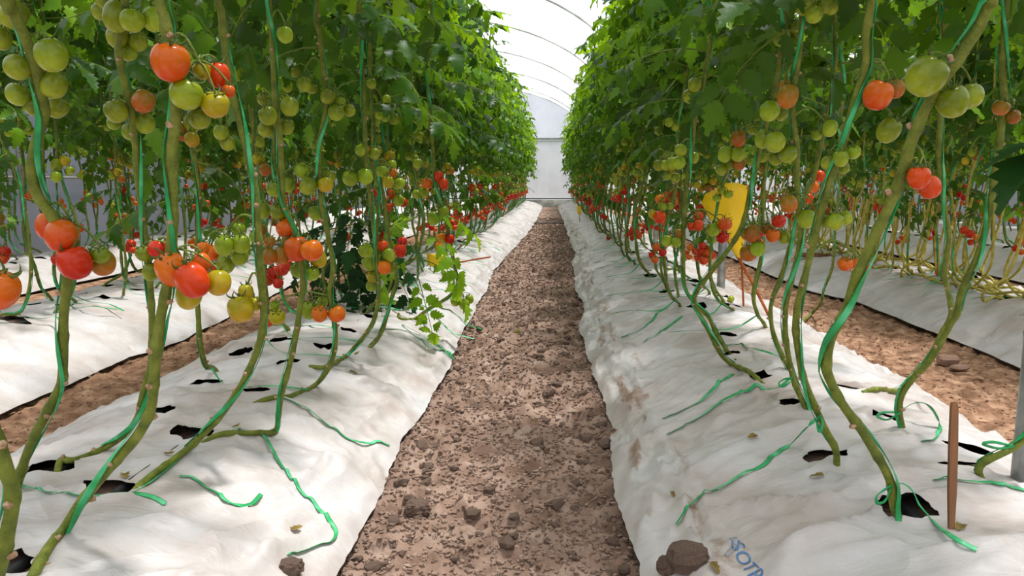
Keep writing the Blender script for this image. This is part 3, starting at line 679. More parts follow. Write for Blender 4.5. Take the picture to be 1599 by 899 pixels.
# ------------------------------------------------------------------ tomato plants near the camera, one by one
def add_leaves(root, base, path, z0, z1, n, rnd, meshes, smin=.8, smax=1.15, xlim=None):
    zs = path[:, 2]; a = rnd.random() * 6.28
    for i in range(n):
        z = z0 + (z1 - z0) * (i + rnd.random() * .8) / n; k = int(np.argmin(np.abs(zs - z))); a += 2.4 + rnd.uniform(-.5, .5)
        obj('leaf', LEAF_YOUNG_LIT[i % 6] if z > 1.7 and i % 2 else meshes[rnd.randrange(len(meshes))], root, None, m44(rotm(a, rnd.uniform(-.1, .55), rnd.uniform(-.4, .4)), path[k] - base, rnd.uniform(smin, smax)))  # higher up, every other leaf takes the young colour with painted sunlight

def traced(label, bed, pts, nbed, ytop, r0, r1, clusters=(), tails=(), loops=(), zf=1.36, nleaf=26, seed=0, turns=None, ybase=None, tw=.0105, extra=()):
    rnd = random.Random(1000 + seed); P3 = []
    for i, (x, y) in enumerate(pts[:nbed]): P3.append(bed_hit(bed, x, y, r0 * (.6 if i else -.8)))
    d0 = P3[-1][1] if nbed else ybase
    px = np.array(pts[nbed:], float); ref = np.vstack([pts[nbed - 1:nbed], px]) if nbed else px
    s = np.r_[0, np.cumsum(np.linalg.norm(np.diff(ref, axis=0), axis=1))]; dd = d0 + (ytop - d0) * s / s[-1]
    if nbed: dd = dd[1:]
    for (x, y), d in zip(px, dd): P3.append(P(x, y, d))
    top = P3[-1]; zz = top[2]
    nvis = len(P3)
    while zz < 2.8:
        zz += .35; P3.append(np.array([top[0] + rnd.uniform(-.05, .05), top[1] + rnd.uniform(-.05, .05), zz]))
    P3 = np.array(P3); base = P3[0].copy(); path3 = catmull(P3, .012)
    root = empty('tomato_plant', base); tag(root, label, 'tomato plant', 'tomato plants nearest the camera')
    b = stem_arr(path3 - base, r0, r1 * .8, rnd); obj('stem', b.mesh('stem', ['stem', 'scar']), root)
    i0 = int(np.argmin(np.linalg.norm(path3 - P3[max(nbed - 1, 0)], axis=1)))
    b = QB(); b.add(*twine_arr(path3 - base, (r0 + r1) / 2, rnd, tw, .0022, i0, turns))
    tb = obj('twine', b.mesh('twine', ['twine']), root); tb['label'] = 'green twine wound round the stem'
    for tl in tails:
        q = np.array([bed_hit(bed, x, y, .004) if len(e) == 0 else P(x, y, e[0]) for (x, y, *e) in tl])
        b = QB(); b.add(*tail_arr(q - base, bed=bed, base=base)); t_ = obj('twine_tail', b.mesh('twine_tail', ['twine']), tb)
    for lp in loops:
        d = path3[int(np.argmin([np.linalg.norm(p_ - P(lp[0][0], lp[0][1], p_[1])) for p_ in path3[:400]]))][1] - .015
        q = np.array([P(x, y, d + .012 * math.sin(i * 1.9)) for i, (x, y) in enumerate(lp)])
        b = QB(); b.add(*tail_arr(q - base, .008, .0025, .005, np.array([0, 1.0, 0]))); obj('twine_knot', b.mesh('twine_knot', ['twine']), tb)
    # fruit
    pj = (path3 - CAM) @ ROT; sy = H_PX / 2 + F_PX * pj[:, 1] / pj[:, 2]; sx = W_PX / 2 - F_PX * pj[:, 0] / pj[:, 2]
    for cl in clusters:
        ym = min(f[1] - f[2] for f in cl) - 8; xm = sum(f[0] for f in cl) / len(cl)
        ka = int(np.argmin(np.abs(sy - ym) + .15 * np.abs(sx - xm) + (np.arange(len(sy)) < i0) * 500)); d = path3[ka][1]; fr = []
        for i, (x, y, r, c) in enumerate(cl):
            kk = int(np.argmin(np.abs(sy - y) + (np.arange(len(sy)) < i0) * 500)); dep = path3[kk][1] + (-.03 + .022 * i if i < 5 else .045)
            p = P(x, y, dep); R = r * pxsize(p); k = rnd.choice([0, 1, 1, 2]); put_tomato(root, c, p - base, R, k, rnd); fr.append((p - base, R, TALL[k]))
        obj('truss_stalk', truss_arr(path3[ka] - base, fr).mesh('truss_stalk', ['stalk']), root)
    if nleaf: add_leaves(root, base, path3, zf, 2.9, nleaf, rnd, LEAF)
    for (x, y, dep, az, pit, sc, kind) in extra:
        me = {'y': LEAF_YOUNG_LIT, 'd': LEAF_DARK, 'n': LEAF, 's': LEAF_SINGLE}[kind][rnd.randrange(6)]
        obj('leaf', me, root, None, m44(rotm(az, pit, rnd.uniform(-.3, .3)), P(x, y, dep) - base, sc))
    return root

# left of the path
traced('thick stem at the lower left corner carrying one big orange tomato', BL1, [(-6, 905), (8, 850), (20, 775), (8, 730), (-14, 660), (-30, 560), (-36, 440), (-30, 300), (-40, 100), (-50, -20)], 0, 1.1, .0125, .012,
       [[(-2, 452, 31, 'O')]], seed=1, ybase=1.22, nleaf=16, zf=1.75)
traced('leftmost whole plant, red tomatoes low and a big green cluster above', BL1, [(24, 760), (45, 700), (66, 657), (95, 600), (98, 575), (99, 500), (104, 440), (98, 380), (82, 338), (62, 312), (51, 280), (52, 240), (60, 210), (68, 180), (65, 150), (54, 100), (40, 60), (22, 20), (8, -20)], 1, 1.33, .0105, .0115,
       [[(117, 410, 26, 'R'), (96, 368, 25, 'O'), (157, 398, 14, 'G'), (160, 410, 20, 'B'), (75, 352, 19, 'O')],
        [(80, 86, 25, 'G'), (28, 105, 21, 'G'), (83, 132, 21, 'G'), (29, 147, 19, 'G'), (89, 167, 17, 'G'), (52, 165, 15, 'G'), (22, 22, 21, 'G'), (2, 60, 16, 'G')]],
       tails=[[(22, 757), (80, 772), (140, 777), (190, 774), (220, 775), (245, 782), (258, 790)]], seed=2, zf=1.66)
traced('plant leaning in from the bottom left corner, big orange tomato at top', BL1, [(48, 897), (75, 862), (100, 830), (130, 780), (185, 715), (215, 680), (235, 640), (240, 600), (243, 560), (250, 500), (260, 450), (268, 380), (270, 300), (268, 240), (274, 180), (270, 100), (262, 60), (256, 20), (248, -20)], 3, 1.36, .0105, .0105,
       [[(266, 96, 30, 'O'), (291, 147, 26, 'L'), (336, 163, 22, 'Y'), (315, 110, 14, 'Y'), (341, 117, 18, 'R'), (311, 183, 18, 'G'), (357, 142, 10, 'O')],
        [(300, 437, 26, 'R'), (268, 420, 25, 'O'), (341, 441, 20, 'Y'), (315, 410, 15, 'O'), (295, 460, 21, 'Y'), (248, 390, 17, 'R'), (226, 395, 14, 'G'), (236, 424, 14, 'G')]], seed=3, zf=1.66, tw=.012)
traced('plant behind it with green clusters high up and a brown tinged tomato', BL1, [(88, 745), (95, 722), (115, 722), (160, 704), (192, 680), (215, 650), (224, 610), (236, 562), (237, 480), (230, 400), (222, 330), (215, 270), (207, 180), (195, 130), (185, 80), (190, 30), (195, -20)], 4, 1.62, .0085, .009,
       [[(206, 32, 19, 'L'), (183, 25, 22, 'G'), (241, 30, 19, 'L'), (183, 57, 17, 'G'), (214, 65, 16, 'G'), (200, 82, 14, 'G'), (157, 18, 14, 'G'), (165, 3, 14, 'G')],
        [(181, 173, 18, 'G'), (224, 158, 18, 'B'), (226, 192, 16, 'G'), (203, 205, 13, 'G'), (178, 192, 11, 'G')]], seed=4, zf=1.66)
traced('plant rising from the long slanting stem with pale yellow tomato beneath', BL1, [(198, 776), (235, 748), (290, 710), (330, 665), (365, 620), (385, 585), (404, 540), (411, 500), (409, 450), (406, 400), (402, 340), (397, 290), (385, 235), (375, 190), (362, 140), (352, 80), (345, 15), (340, -15)], 3, 1.75, .0092, .0088,
       [[(350, 383, 15, 'L'), (376, 380, 15, 'L'), (374, 400, 14, 'L'), (352, 412, 15, 'G'), (330, 395, 13, 'O'), (372, 358, 11, 'L'), (318, 388, 11, 'O')],
        [(376, 482, 21, 'Y'), (384, 455, 12, 'Y'), (398, 474, 12, 'Y')], [(345, 206, 12, 'G'), (355, 223, 12, 'G'), (364, 150, 10, 'G')]],
       tails=[[(280, 746), (300, 748), (325, 765), (350, 782), (372, 791), (392, 790), (408, 775)], [(195, 774), (215, 768), (250, 745), (300, 700), (330, 668)]], seed=5, zf=1.6)
traced('plant with three orange tomatoes low and green pairs above, left row', BL1, [(312, 692), (345, 681), (400, 679), (430, 676), (435, 645), (441, 610), (452, 570), (463, 520), (469, 470), (473, 445), (467, 390), (456, 350), (443, 318), (440, 270), (437, 210), (430, 160), (427, 110), (425, 60), (420, 20), (418, -12)], 4, 2.05, .0085, .009,
       [[(487, 391, 18, 'O'), (463, 388, 20, 'O'), (447, 356, 16, 'O'), (487, 427, 12, 'L'), (497, 404, 14, 'Y'), (468, 420, 15, 'G')], [(418, 180, 15, 'G'), (452, 166, 15, 'G'), (415, 202, 13, 'G'), (447, 197, 13, 'G'), (412, 155, 11, 'G')],
        [(445, 54, 13, 'L')], [(420, 400, 13, 'B'), (440, 398, 13, 'B'), (435, 330, 14, 'G'), (411, 328, 12, 'G')]],
       tails=[[(340, 681), (400, 680), (415, 686), (440, 730), (470, 770), (495, 795), (515, 815), (525, 835), (515, 850), (485, 860), (450, 872)]], seed=6, zf=1.5)
traced('plant with a pair of orange tomatoes just above the left bed', BL1, [(396, 628), (420, 626), (455, 620), (490, 605), (510, 580), (522, 550), (524, 520), (518, 480), (515, 450), (520, 420), (513, 370), (504, 330), (500, 300), (498, 260), (498, 225), (503, 200), (509, 175), (510, 150), (505, 110), (500, 60), (495, 8)], 4, 2.4, .0088, .0088,
       [[(499, 490, 13, 'O'), (526, 490, 14, 'O'), (483, 484, 13, 'L'), (503, 472, 9, 'L')], [(481, 290, 14, 'G'), (508, 288, 13, 'Y'), (471, 266, 12, 'L'), (514, 276, 11, 'G'), (493, 332, 12, 'G')],
        [(512, 150, 12, 'G'), (525, 175, 13, 'G'), (531, 160, 9, 'L'), (545, 172, 10, 'G')], [(475, 131, 12, 'G'), (487, 138, 9, 'G'), (462, 113, 9, 'G')], [(433, 495, 13, 'Y'), (429, 478, 8, 'L'), (419, 500, 11, 'O')], [(428, 295, 12, 'G'), (450, 288, 11, 'G')]],
       tails=[[(432, 620), (460, 630), (480, 640), (500, 655), (540, 685), (580, 695), (608, 697)]], seed=7, zf=1.32)
traced('plant with red and green tomatoes mixed in one low cluster, left row', BL1, [(482, 570), (510, 575), (540, 558), (560, 535), (575, 515), (585, 495), (590, 470), (592, 445), (588, 410), (583, 350), (577, 300), (573, 260), (571, 225), (568, 150), (565, 100), (562, 40), (560, -10)], 3, 2.75, .0088, .0082,
       [[(571, 391, 12, 'L'), (600, 417, 11, 'O'), (607, 398, 10, 'L'), (598, 384, 9, 'R'), (577, 410, 12, 'L'), (582, 432, 10, 'Y'), (612, 418, 9, 'G'), (580, 446, 9, 'G')], [(547, 278, 13, 'L'), (570, 275, 13, 'L'), (565, 234, 11, 'L'), (585, 240, 9, 'G')], [(580, 130, 8, 'L')]],
       tails=[[(598, 514), (640, 520), (662, 535), (680, 547), (700, 550), (708, 562)]], seed=8, zf=1.3)
traced('plant beside it carrying a bright red pair, left row', BL1, [(553, 552), (580, 542), (595, 520), (605, 490), (612, 462), (619, 440), (616, 410), (607, 370), (602, 330), (598, 300), (588, 260), (583, 235), (582, 190), (580, 150), (578, 100), (575, 40)], 2, 3.2, .0088, .008,
       [[(625, 391, 10, 'R'), (628, 377, 8, 'R')], [(606, 284, 9, 'Y'), (596, 267, 9, 'L'), (624, 286, 9, 'L'), (613, 270, 8, 'O'), (618, 290, 6, 'L')], [(604, 155, 7, 'L'), (592, 180, 7, 'L'), (602, 183, 7, 'L')]],
       tails=[[(628, 508), (665, 527), (690, 545), (705, 558)]], seed=9, zf=1.27)
traced('plant with its stem bowed low towards the path, three small green tomatoes', BL1, [(622, 488), (626, 499), (648, 499), (672, 480), (690, 470), (706, 458), (715, 440), (710, 415), (705, 385), (697, 350), (688, 320), (680, 280), (676, 230), (672, 180), (668, 120)], 3, 3.7, .0092, .0082,
       [[(725, 475, 9, 'L'), (711, 470, 8, 'L'), (733, 467, 7, 'L')], [(677, 341, 10, 'L'), (692, 330, 9, 'L')], [(688, 372, 8, 'O'), (702, 373, 8, 'R'), (686, 385, 7, 'O')], [(693, 287, 8, 'R'), (685, 275, 8, 'R'), (667, 286, 9, 'O'), (662, 300, 8, 'L'), (650, 303, 7, 'L'), (652, 255, 8, 'L')]],
       tails=[[(665, 490), (690, 505), (705, 520), (740, 530)], [(685, 480), (710, 490), (735, 510), (752, 515)]], seed=10, zf=1.25,
       extra=[(650, 335, 3.9, .2, .2, .95, 'y'), (652, 340, 3.9, 2.6, .2, .6, 'y'), (660, 365, 3.9, -.6, .0, 1.0, 'y'), (655, 400, 3.9, 3.4, -.2, .95, 'y'), (660, 405, 3.9, .5, -.3, 1.0, 'y'), (652, 430, 3.9, -1.2, -.5, .95, 'y'), (640, 345, 3.9, 4.2, .1, 1.0, 'y'),
              (545, 345, 4.4, 3.6, 0, 1.25, 'd'), (548, 330, 4.4, 5.0, -.1, 1.2, 'd'), (552, 360, 4.4, 4.6, -.4, 1.2, 'd'), (546, 400, 4.4, 5.2, -.5, 1.1, 'd'), (556, 330, 4.4, 5.8, -.1, 1.2, 'd'), (542, 380, 4.4, 4.2, -.3, 1.2, 'd'), (555, 410, 4.4, 5.6, -.4, 1.1, 'd'), (550, 370, 4.4, 0.3, -.2, 1.25, 'd'), (540, 390, 4.4, 2.9, -.3, 1.25, 'd'), (548, 405, 4.4, -1.0, -.3, 1.25, 'd'), (560, 385, 4.4, -.3, -.3, 1.25, 'd'), (540, 425, 4.4, -2.2, -.4, 1.1, 'd'), (565, 350, 4.4, .8, 0, 1.25, 'd'), (525, 375, 4.4, 3.2, 0, 1.1, 'd')])
# right of the path
traced('thick slanting plant with large green tomatoes at the top right', BR1, [(1404, 810), (1396, 790), (1393, 762), (1383, 735), (1360, 695), (1345, 670), (1322, 640), (1308, 618), (1295, 590), (1290, 570), (1297, 530), (1315, 495), (1326, 470), (1335, 440), (1350, 405), (1365, 370), (1385, 330), (1400, 295), (1412, 260), (1420, 230), (1432, 200), (1445, 170), (1470, 130), (1490, 100), (1510, 70), (1530, 40), (1545, 0), (1552, -30)], 1, 1.28, .0095, .0125,
       [[(1447, 119, 31, 'G'), (1487, 158, 25, 'G'), (1515, 150, 20, 'G')], [(1435, 277, 18, 'R'), (1451, 292, 18, 'R')]],
       tails=[[(1396, 758, 1.72), (1408, 754, 1.71), (1424, 765, 1.69), (1437, 790, 1.67), (1460, 820), (1490, 845), (1525, 862)]], loops=[[(1393, 758), (1380, 765), (1369, 775), (1370, 785), (1382, 782), (1391, 763)]], seed=11, zf=1.62, tw=.012)
traced('plant with a lone orange tomato at eye level beside the big green ones', BR1, [(1307, 726), (1305, 702), (1290, 672), (1275, 640), (1258, 600), (1250, 570), (1243, 520), (1245, 480), (1252, 450), (1260, 420), (1272, 370), (1283, 330), (1300, 270), (1315, 230), (1325, 190), (1340, 140), (1353, 100), (1352, 60), (1358, 20), (1362, -15)], 1, 1.7, .0085, .0095,
       [[(1371, 148, 23, 'O'), (1398, 138, 15, 'B')], [(1388, 203, 18, 'G')], [(1313, 247, 12, 'L'), (1332, 237, 12, 'L'), (1293, 254, 11, 'G'), (1317, 262, 10, 'G')], [(1305, 346, 13, 'L'), (1320, 340, 11, 'L'), (1293, 345, 11, 'G')], [(1320, 412, 12, 'O'), (1335, 415, 10, 'O'), (1348, 418, 9, 'R')]],
       tails=[[(1278, 652, 2.04), (1262, 665, 2.0), (1230, 700), (1190, 730), (1140, 755), (1090, 780), (1070, 800), (1055, 822)]], loops=[[(1280, 648), (1276, 662), (1280, 675), (1285, 660), (1281, 650)]], seed=12, zf=1.5)
traced('plant with a dull orange tomato over two stacks of green ones', BR1, [(1259, 638), (1246, 610), (1238, 590), (1232, 560), (1227, 530), (1226, 490), (1231, 455), (1239, 425), (1247, 390), (1250, 355), (1246, 325), (1244, 280), (1244, 230), (1238, 180), (1240, 130), (1247, 90), (1252, 40), (1255, -10)], 1, 2.2, .0085, .0092,
       [[(1230, 150, 17, 'B'), (1226, 133, 10, 'B')], [(1210, 222, 17, 'L'), (1230, 240, 15, 'G'), (1193, 216, 14, 'G'), (1212, 246, 12, 'G')], [(1271, 23, 14, 'G'), (1258, 8, 16, 'G'), (1287, 7, 14, 'G'), (1298, 12, 11, 'G')], [(1232, 318, 14, 'B'), (1259, 341, 15, 'L'), (1272, 335, 14, 'B')], [(1296, 200, 12, 'L'), (1275, 210, 9, 'G')]],
       tails=[[(1232, 592, 2.48), (1215, 605, 2.45), (1190, 610), (1165, 613), (1130, 628), (1090, 655), (1042, 680)]], loops=[[(1238, 590), (1224, 592), (1216, 599), (1224, 603), (1237, 594)]], seed=13, zf=1.36)
traced('plant swept towards the path, crossing in front of the yellow trap', BR1, [(1192, 598), (1170, 583), (1145, 572), (1128, 556), (1115, 533), (1102, 508), (1089, 485), (1083, 472), (1088, 455), (1110, 425), (1130, 400), (1150, 370), (1163, 340), (1171, 300), (1183, 250), (1193, 205), (1208, 145), (1218, 95), (1222, 45), (1225, -10)], 3, 2.5, .0095, .0095,
       [[(1183, 388, 12, 'L'), (1175, 364, 13, 'B'), (1169, 395, 14, 'B'), (1198, 357, 10, 'B')], [(1216, 345, 11, 'R'), (1207, 367, 11, 'O'), (1225, 370, 10, 'L')], [(1202, 173, 16, 'L'), (1220, 176, 12, 'G')], [(1220, 58, 14, 'G'), (1238, 68, 12, 'G'), (1239, 42, 10, 'G')], [(1153, 216, 12, 'B'), (1153, 240, 12, 'L'), (1133, 240, 12, 'L'), (1155, 254, 10, 'B'), (1140, 256, 9, 'G'), (1126, 265, 9, 'G')]],
       tails=[[(1145, 585), (1120, 605), (1090, 630), (1060, 645), (1035, 655)]], seed=14, zf=1.32)
traced('plant with a long bunch of green tomatoes left of the yellow trap', BR1, [(1150, 562), (1132, 545), (1118, 520), (1106, 495), (1085, 472), (1070, 450), (1067, 410), (1068, 350), (1072, 300), (1077, 255), (1082, 220), (1086, 180), (1096, 140), (1105, 90), (1110, 40)], 2, 3.0, .0088, .0088,
       [[(1063, 234, 10, 'L'), (1060, 254, 11, 'L'), (1050, 255, 10, 'L'), (1040, 258, 9, 'L'), (1028, 258, 8, 'G'), (1042, 274, 8, 'G'), (1055, 277, 8, 'G'), (1083, 246, 9, 'L')], [(1085, 132, 11, 'G'), (1077, 150, 11, 'G')], [(1030, 339, 10, 'R'), (1019, 334, 7, 'Y'), (1034, 323, 7, 'L'), (1046, 322, 6, 'G'), (1031, 311, 8, 'O')], [(1056, 378, 8, 'L'), (1042, 376, 9, 'L'), (1060, 365, 8, 'B')], [(1091, 352, 8, 'R'), (1080, 353, 7, 'R'), (1091, 339, 8, 'R')], [(1132, 350, 11, 'O'), (1114, 358, 11, 'L'), (1128, 370, 10, 'R')]],
       tails=[[(1065, 495), (1045, 510), (1030, 520), (1005, 535)], [(1043, 478), (1020, 500), (995, 518), (970, 528)]], seed=15, zf=1.28)
traced('outer plant right of the slanting thick stem, base tied with a bow', BR1, [(1410, 668), (1404, 640), (1409, 615), (1428, 588), (1450, 565), (1470, 532), (1485, 505), (1494, 490), (1500, 460), (1512, 430), (1528, 395), (1541, 350), (1548, 310), (1555, 260), (1560, 225), (1565, 190), (1568, 150), (1566, 100), (1570, 30), (1572, -15)], 1, 2.05, .009, .0105,
       [[(1563, 168, 13, 'B'), (1582, 182, 11, 'B'), (1575, 160, 9, 'G')]],
       tails=[[(1408, 641, 2.33), (1425, 630, 2.32), (1445, 630, 2.3), (1460, 645, 2.3), (1468, 672), (1458, 688), (1440, 691)]], loops=[[(1406, 644), (1386, 655), (1370, 650), (1378, 644), (1402, 643)]], seed=16, zf=1.4)
traced('outer plant with a bare sideways stem, standing against the thick one', BR1, [(1345, 612), (1370, 610), (1400, 614), (1416, 600), (1432, 583), (1455, 550), (1470, 520), (1483, 497), (1485, 480), (1479, 450), (1475, 420), (1482, 370), (1475, 330), (1470, 280), (1466, 240), (1468, 190), (1470, 150), (1474, 80), (1476, 0)], 3, 2.3, .0085, .009, [[(1500, 60, 13, 'G'), (1488, 50, 10, 'G')]], seed=17, zf=1.4)
traced('plant curving out of frame by the steel post, base tied in a bow', BR1, [(1534, 745), (1528, 735), (1536, 721), (1560, 710), (1590, 694), (1612, 665), (1625, 600), (1632, 500), (1628, 380), (1622, 250), (1618, 120), (1615, 0)], 1, 1.85, .0085, .009, [],
       tails=[[(1640, 775), (1599, 768), (1560, 760), (1500, 752), (1458, 752)]], loops=[[(1584, 696), (1560, 700), (1535, 693), (1552, 690), (1583, 697)]], seed=18, zf=1.4, nleaf=18,
       extra=[(1618, 238, 1.3, 3.7, -.75, .95, 's'), (1630, 215, 1.3, 3.2, -.4, .8, 's'), (1625, 225, 1.32, 4.1, -1.0, .8, 's')])
traced('slim plant with its twine tied low, between the orange topped plants', BR1, [(1234, 578), (1222, 555), (1208, 520), (1203, 490), (1207, 462), (1220, 430), (1232, 390), (1241, 358), (1255, 312), (1270, 278), (1281, 230), (1290, 190), (1300, 130), (1305, 70)], 1, 2.7, .0078, .008, [[(1262, 5, 9, 'G')]], seed=19, zf=1.34, tails=[[(1225, 560, 2.95), (1200, 550, 2.95), (1165, 543), (1132, 540)]])
traced('short curved outer plant seen behind the orange tipped trio', BR1, [(1246, 506), (1265, 493), (1280, 475), (1287, 450), (1299, 420), (1303, 370), (1308, 320), (1310, 270), (1312, 200), (1316, 120)], 2, 3.2, .0085, .008, [[(1262, 310, 8, 'R'), (1270, 292, 9, 'O'), (1280, 275, 9, 'R')]], seed=20, zf=1.34)

# ------------------------------------------------------------------ plants further along, from a set of grown forms
NV = 12; VAR = []
for k in range(NV):
    rnd = random.Random(50 + k); sgn = 1 if k % 2 else -1
    ly = rnd.uniform(.08, .30) * sgn; ax = rnd.uniform(.0, .16)
    pts = [(0, 0, -.02), (ax * .3, ly * .35, .03 + rnd.random() * .02), (ax * .8, ly * .8, .06 + rnd.random() * .05), (ax * 1.1, ly * 1.05, .22), (ax * 1.0 + rnd.uniform(-.04, .04), ly * 1.1, .45), (ax * .8 + rnd.uniform(-.05, .05), ly * 1.0 + rnd.uniform(-.04, .04), .75),
           (ax * .6 + rnd.uniform(-.04, .04), ly * .95, 1.1), (ax * .4, ly * .9 + rnd.uniform(-.05, .05), 1.5), (ax * .3, ly * .9, 2.0), (ax * .2 + rnd.uniform(-.06, .06), ly * .9, 2.6)]
    p = catmull(pts, .02); V = {'path': p}
    V['stem'] = stem_arr(p, .0085, .006, rnd, 7, .02).arrays(); V['stem_low'] = (lambda a: (a[0], a[1], np.zeros(len(a[1]), int)))(tube(p[::5], .0085, 5))
    V['twine'] = twine_arr(p, .0075, rnd, .011, .0022, 6, None, .02); tl = twine_arr(p[::4], .008, rnd, .012, .002, 1, 6, .08); V['twine_low'] = tl
    q0 = p[8]; dx = rnd.uniform(.12, .3); V['tail'] = tail_arr([q0, q0 + [dx * .4, .1 * sgn, -.02 - q0[2] * .4], q0 + [dx, .12 * sgn, .02 - q0[2]], q0 + [dx + .1, .05 * sgn, .005 - q0[2] - .015]], .009)
    V['fruit'] = []
    for zc, cs, nn in ((rnd.uniform(.25, .42), 'RRROO', rnd.randint(2, 4)), (rnd.uniform(.50, .66), 'RROBLL', rnd.randint(2, 5)), (rnd.uniform(.78, .92), 'LGLYBG', rnd.randint(3, 5)), (rnd.uniform(1.02, 1.2), 'LGGL', rnd.randint(2, 5))):
        if rnd.random() < .36 and zc < 1.0: continue
        i = int(np.argmin(np.abs(p[:, 2] - zc - .07) + (np.arange(len(p)) < 20) * 2)); a = rnd.uniform(-1.1, 1.1) if rnd.random() < .7 else rnd.uniform(0, 6.28)
        c = p[i] + np.array([math.cos(a) * .06, math.sin(a) * .06, -.05]); fl = []
        for j in range(nn):
            r = rnd.uniform(.022, .032); b_ = j * 2.4 + rnd.random(); rad = .018 + .012 * j ** .5 if j else 0
            fl.append((c + np.array([math.cos(b_) * rad * 1.2, math.sin(b_) * rad * 1.2, -.022 * j + rnd.uniform(-.008, .008)]), r, rnd.choice(cs), rnd.choice([0, 1, 1, 2])))
        V['fruit'].append((p[i], fl))
    # leaf places: (matrix rotation, position, scale, leaf number)
    V['leaf'] = []; a = rnd.random() * 6
    for j in range(30):
        z = 1.14 + rnd.random() * .1 + 1.6 * (j / 29.0) ** .9; i = int(np.argmin(np.abs(p[:, 2] - z))); a += 2.4 + rnd.uniform(-.5, .5)
        V['leaf'].append((rotm(a, rnd.uniform(-.15, .55), rnd.uniform(-.4, .4)), p[i] if z < 2.58 else p[-1], rnd.uniform(.85, 1.25) * (1 - .25 * max(0, z - 2.3)), rnd.randrange(12)))
    if k % 3 == 0:                                                        # a few leaves left low on the stem
        for j in range(5):
            z = .55 + .12 * j; i = int(np.argmin(np.abs(p[:, 2] - z))); a += 2.4
            V['leaf'].append((rotm(a, rnd.uniform(-.2, .3), rnd.uniform(-.4, .4)), p[i], rnd.uniform(.6, .9), rnd.randrange(12)))
    # the same plant with joined foliage / fruit
    fb = QB()
    for R, t, s, li in V['leaf']: fb.add_other(LEAF_F[li % 8], R * s, t, [2 if t[2] > 1.6 and li % 2 == 0 else 0, 1])  # upper leaves partly in the young, sunlit-looking colour
    V['foliage'] = fb.arrays(); fb = QB()
    for R, t, s, li in V['leaf'][::4] + V['leaf'][1::4] + V['leaf'][2::4]: fb.add_other(LEAF_F[li % 8], R * s * 1.12, t, [2 if t[2] > 1.6 and li % 2 == 0 else 0, 1])
    V['fol_far'] = fb.arrays()
    rb = QB()
    for p0, fl in V['fruit']:
        for c, r, col, kk in fl: rb.add(TARR[kk][0] * r + c, TARR[kk][1], {'G': 0, 'L': 0, 'Y': 1, 'B': 2, 'O': 2, 'R': 3}[col])
        rb.add_other(truss_arr(p0, [(c, r, 1) for c, r, _, _ in fl], .003, 4).arrays(), None, None, [4])
    V['fruits'] = rb.arrays()
    V['m_stem'] = to_mesh('stem', V['stem'], ['stem', 'scar']); V['m_stem_y'] = to_mesh('stem', V['stem'], ['stem_yellow', 'scar'])
    b = QB(); b.add(*V['twine']); V['m_twine'] = b.mesh('twine', ['twine']); b = QB(); b.add(*V['tail']); V['m_tail'] = b.mesh('twine_tail', ['twine'])
    V['m_fol'] = to_mesh('foliage', V['foliage'], ['leaf', 'stalk', 'leaf_young_lit'])
    V['m_fruits'] = to_mesh('fruit_trusses', V['fruits'], ['t_lime', 't_yellow', 't_orange', 't_red', 'stalk'])
    V['m_truss'] = [truss_arr(p0, [(c, r, TALL[kk]) for c, r, _, kk in fl]).mesh('truss_stalk', ['stalk']) for p0, fl in V['fruit']]
    VAR.append(V)

BARE = []                                                                # old bare stems trailing over the film, second right row
for k in range(5):
    rnd = random.Random(300 + k); sg = 1 if k % 2 else -1; b = QB()
    for j in range(2):
        w = rnd.uniform(.25, .6) * sg; dx = rnd.uniform(-.05, .25)
        b.add(*tube(catmull([(0, 0, -.01), (dx * .5, w * .3, rnd.uniform(.02, .09)), (dx, w * .7, .02), (dx * 1.2, w, rnd.uniform(.03, .1)), (dx * .9, w * 1.25, .18), (dx * .6, w * 1.2, .36), (dx * .4, w * 1.1, .6)], .03), .0085, 6)); sg = -sg
    BARE.append(b.mesh('bare_stem', ['stem_yellow']))
LABS = {1: ('slender tomato plant in the dense row left of the path, further back', 'tomato plants further along the left row'),
        2: ('slender tomato plant in the dense row right of the path, further back', 'tomato plants further along the right row'),
        3: ('tomato plant in the second row to the left, behind the first', 'tomato plants of the second left row'),
        4: ('yellow stemmed tomato plant in the second row to the right', 'tomato plants of the second right row')}
def grow(bed, x, y, k, full, rnd, fold=True):
    flip = bed.key in (2, 4, 6, 7); az = (PI if flip else 0) + rnd.uniform(-.25, .25); V = VAR[k]; s = rnd.uniform(.93, 1.07)
    z = float(bed_z(bed, x, y)); root = empty('tomato_plant', (x, y, z - .005)); root.rotation_euler = (0, 0, az); root.scale = (s, s, s * (.86 if bed.key == 2 and x > .95 else 1))
    tag(root, LABS[bed.key][0], 'tomato plant', LABS[bed.key][1])
    obj('stem', V['m_stem_y'] if bed.key == 4 else V['m_stem'], root)
    t = obj('twine', V['m_twine'], root)
    if bed.key == 4: obj('bare_stem', BARE[rnd.randrange(5)], root)
    if y < 9: obj('twine_tail', V['m_tail'], t)
    if full:
        for R, p, sc, li in V['leaf']: obj('leaf', LEAF_YOUNG_LIT[li % 6] if p[2] > 1.6 and li % 2 == 0 else LEAF[li], root, None, m44(R, p, sc))  # young growth near the top, its colour also painting in sunlight
        for (p0, fl), tm in zip(V['fruit'], V['m_truss']):
            obj('truss_stalk', tm, root)
            for c, r, col, kk in fl: put_tomato(root, col, c, r, kk, rnd, y < 4.6, True, .5, False)
    else:
        o = obj('foliage', V['m_fol'], root); o['kind'] = 'stuff'
        o = obj('fruit_trusses', V['m_fruits'], root); o['kind'] = 'stuff'
gr = random.Random(99); REST = []; count = 0
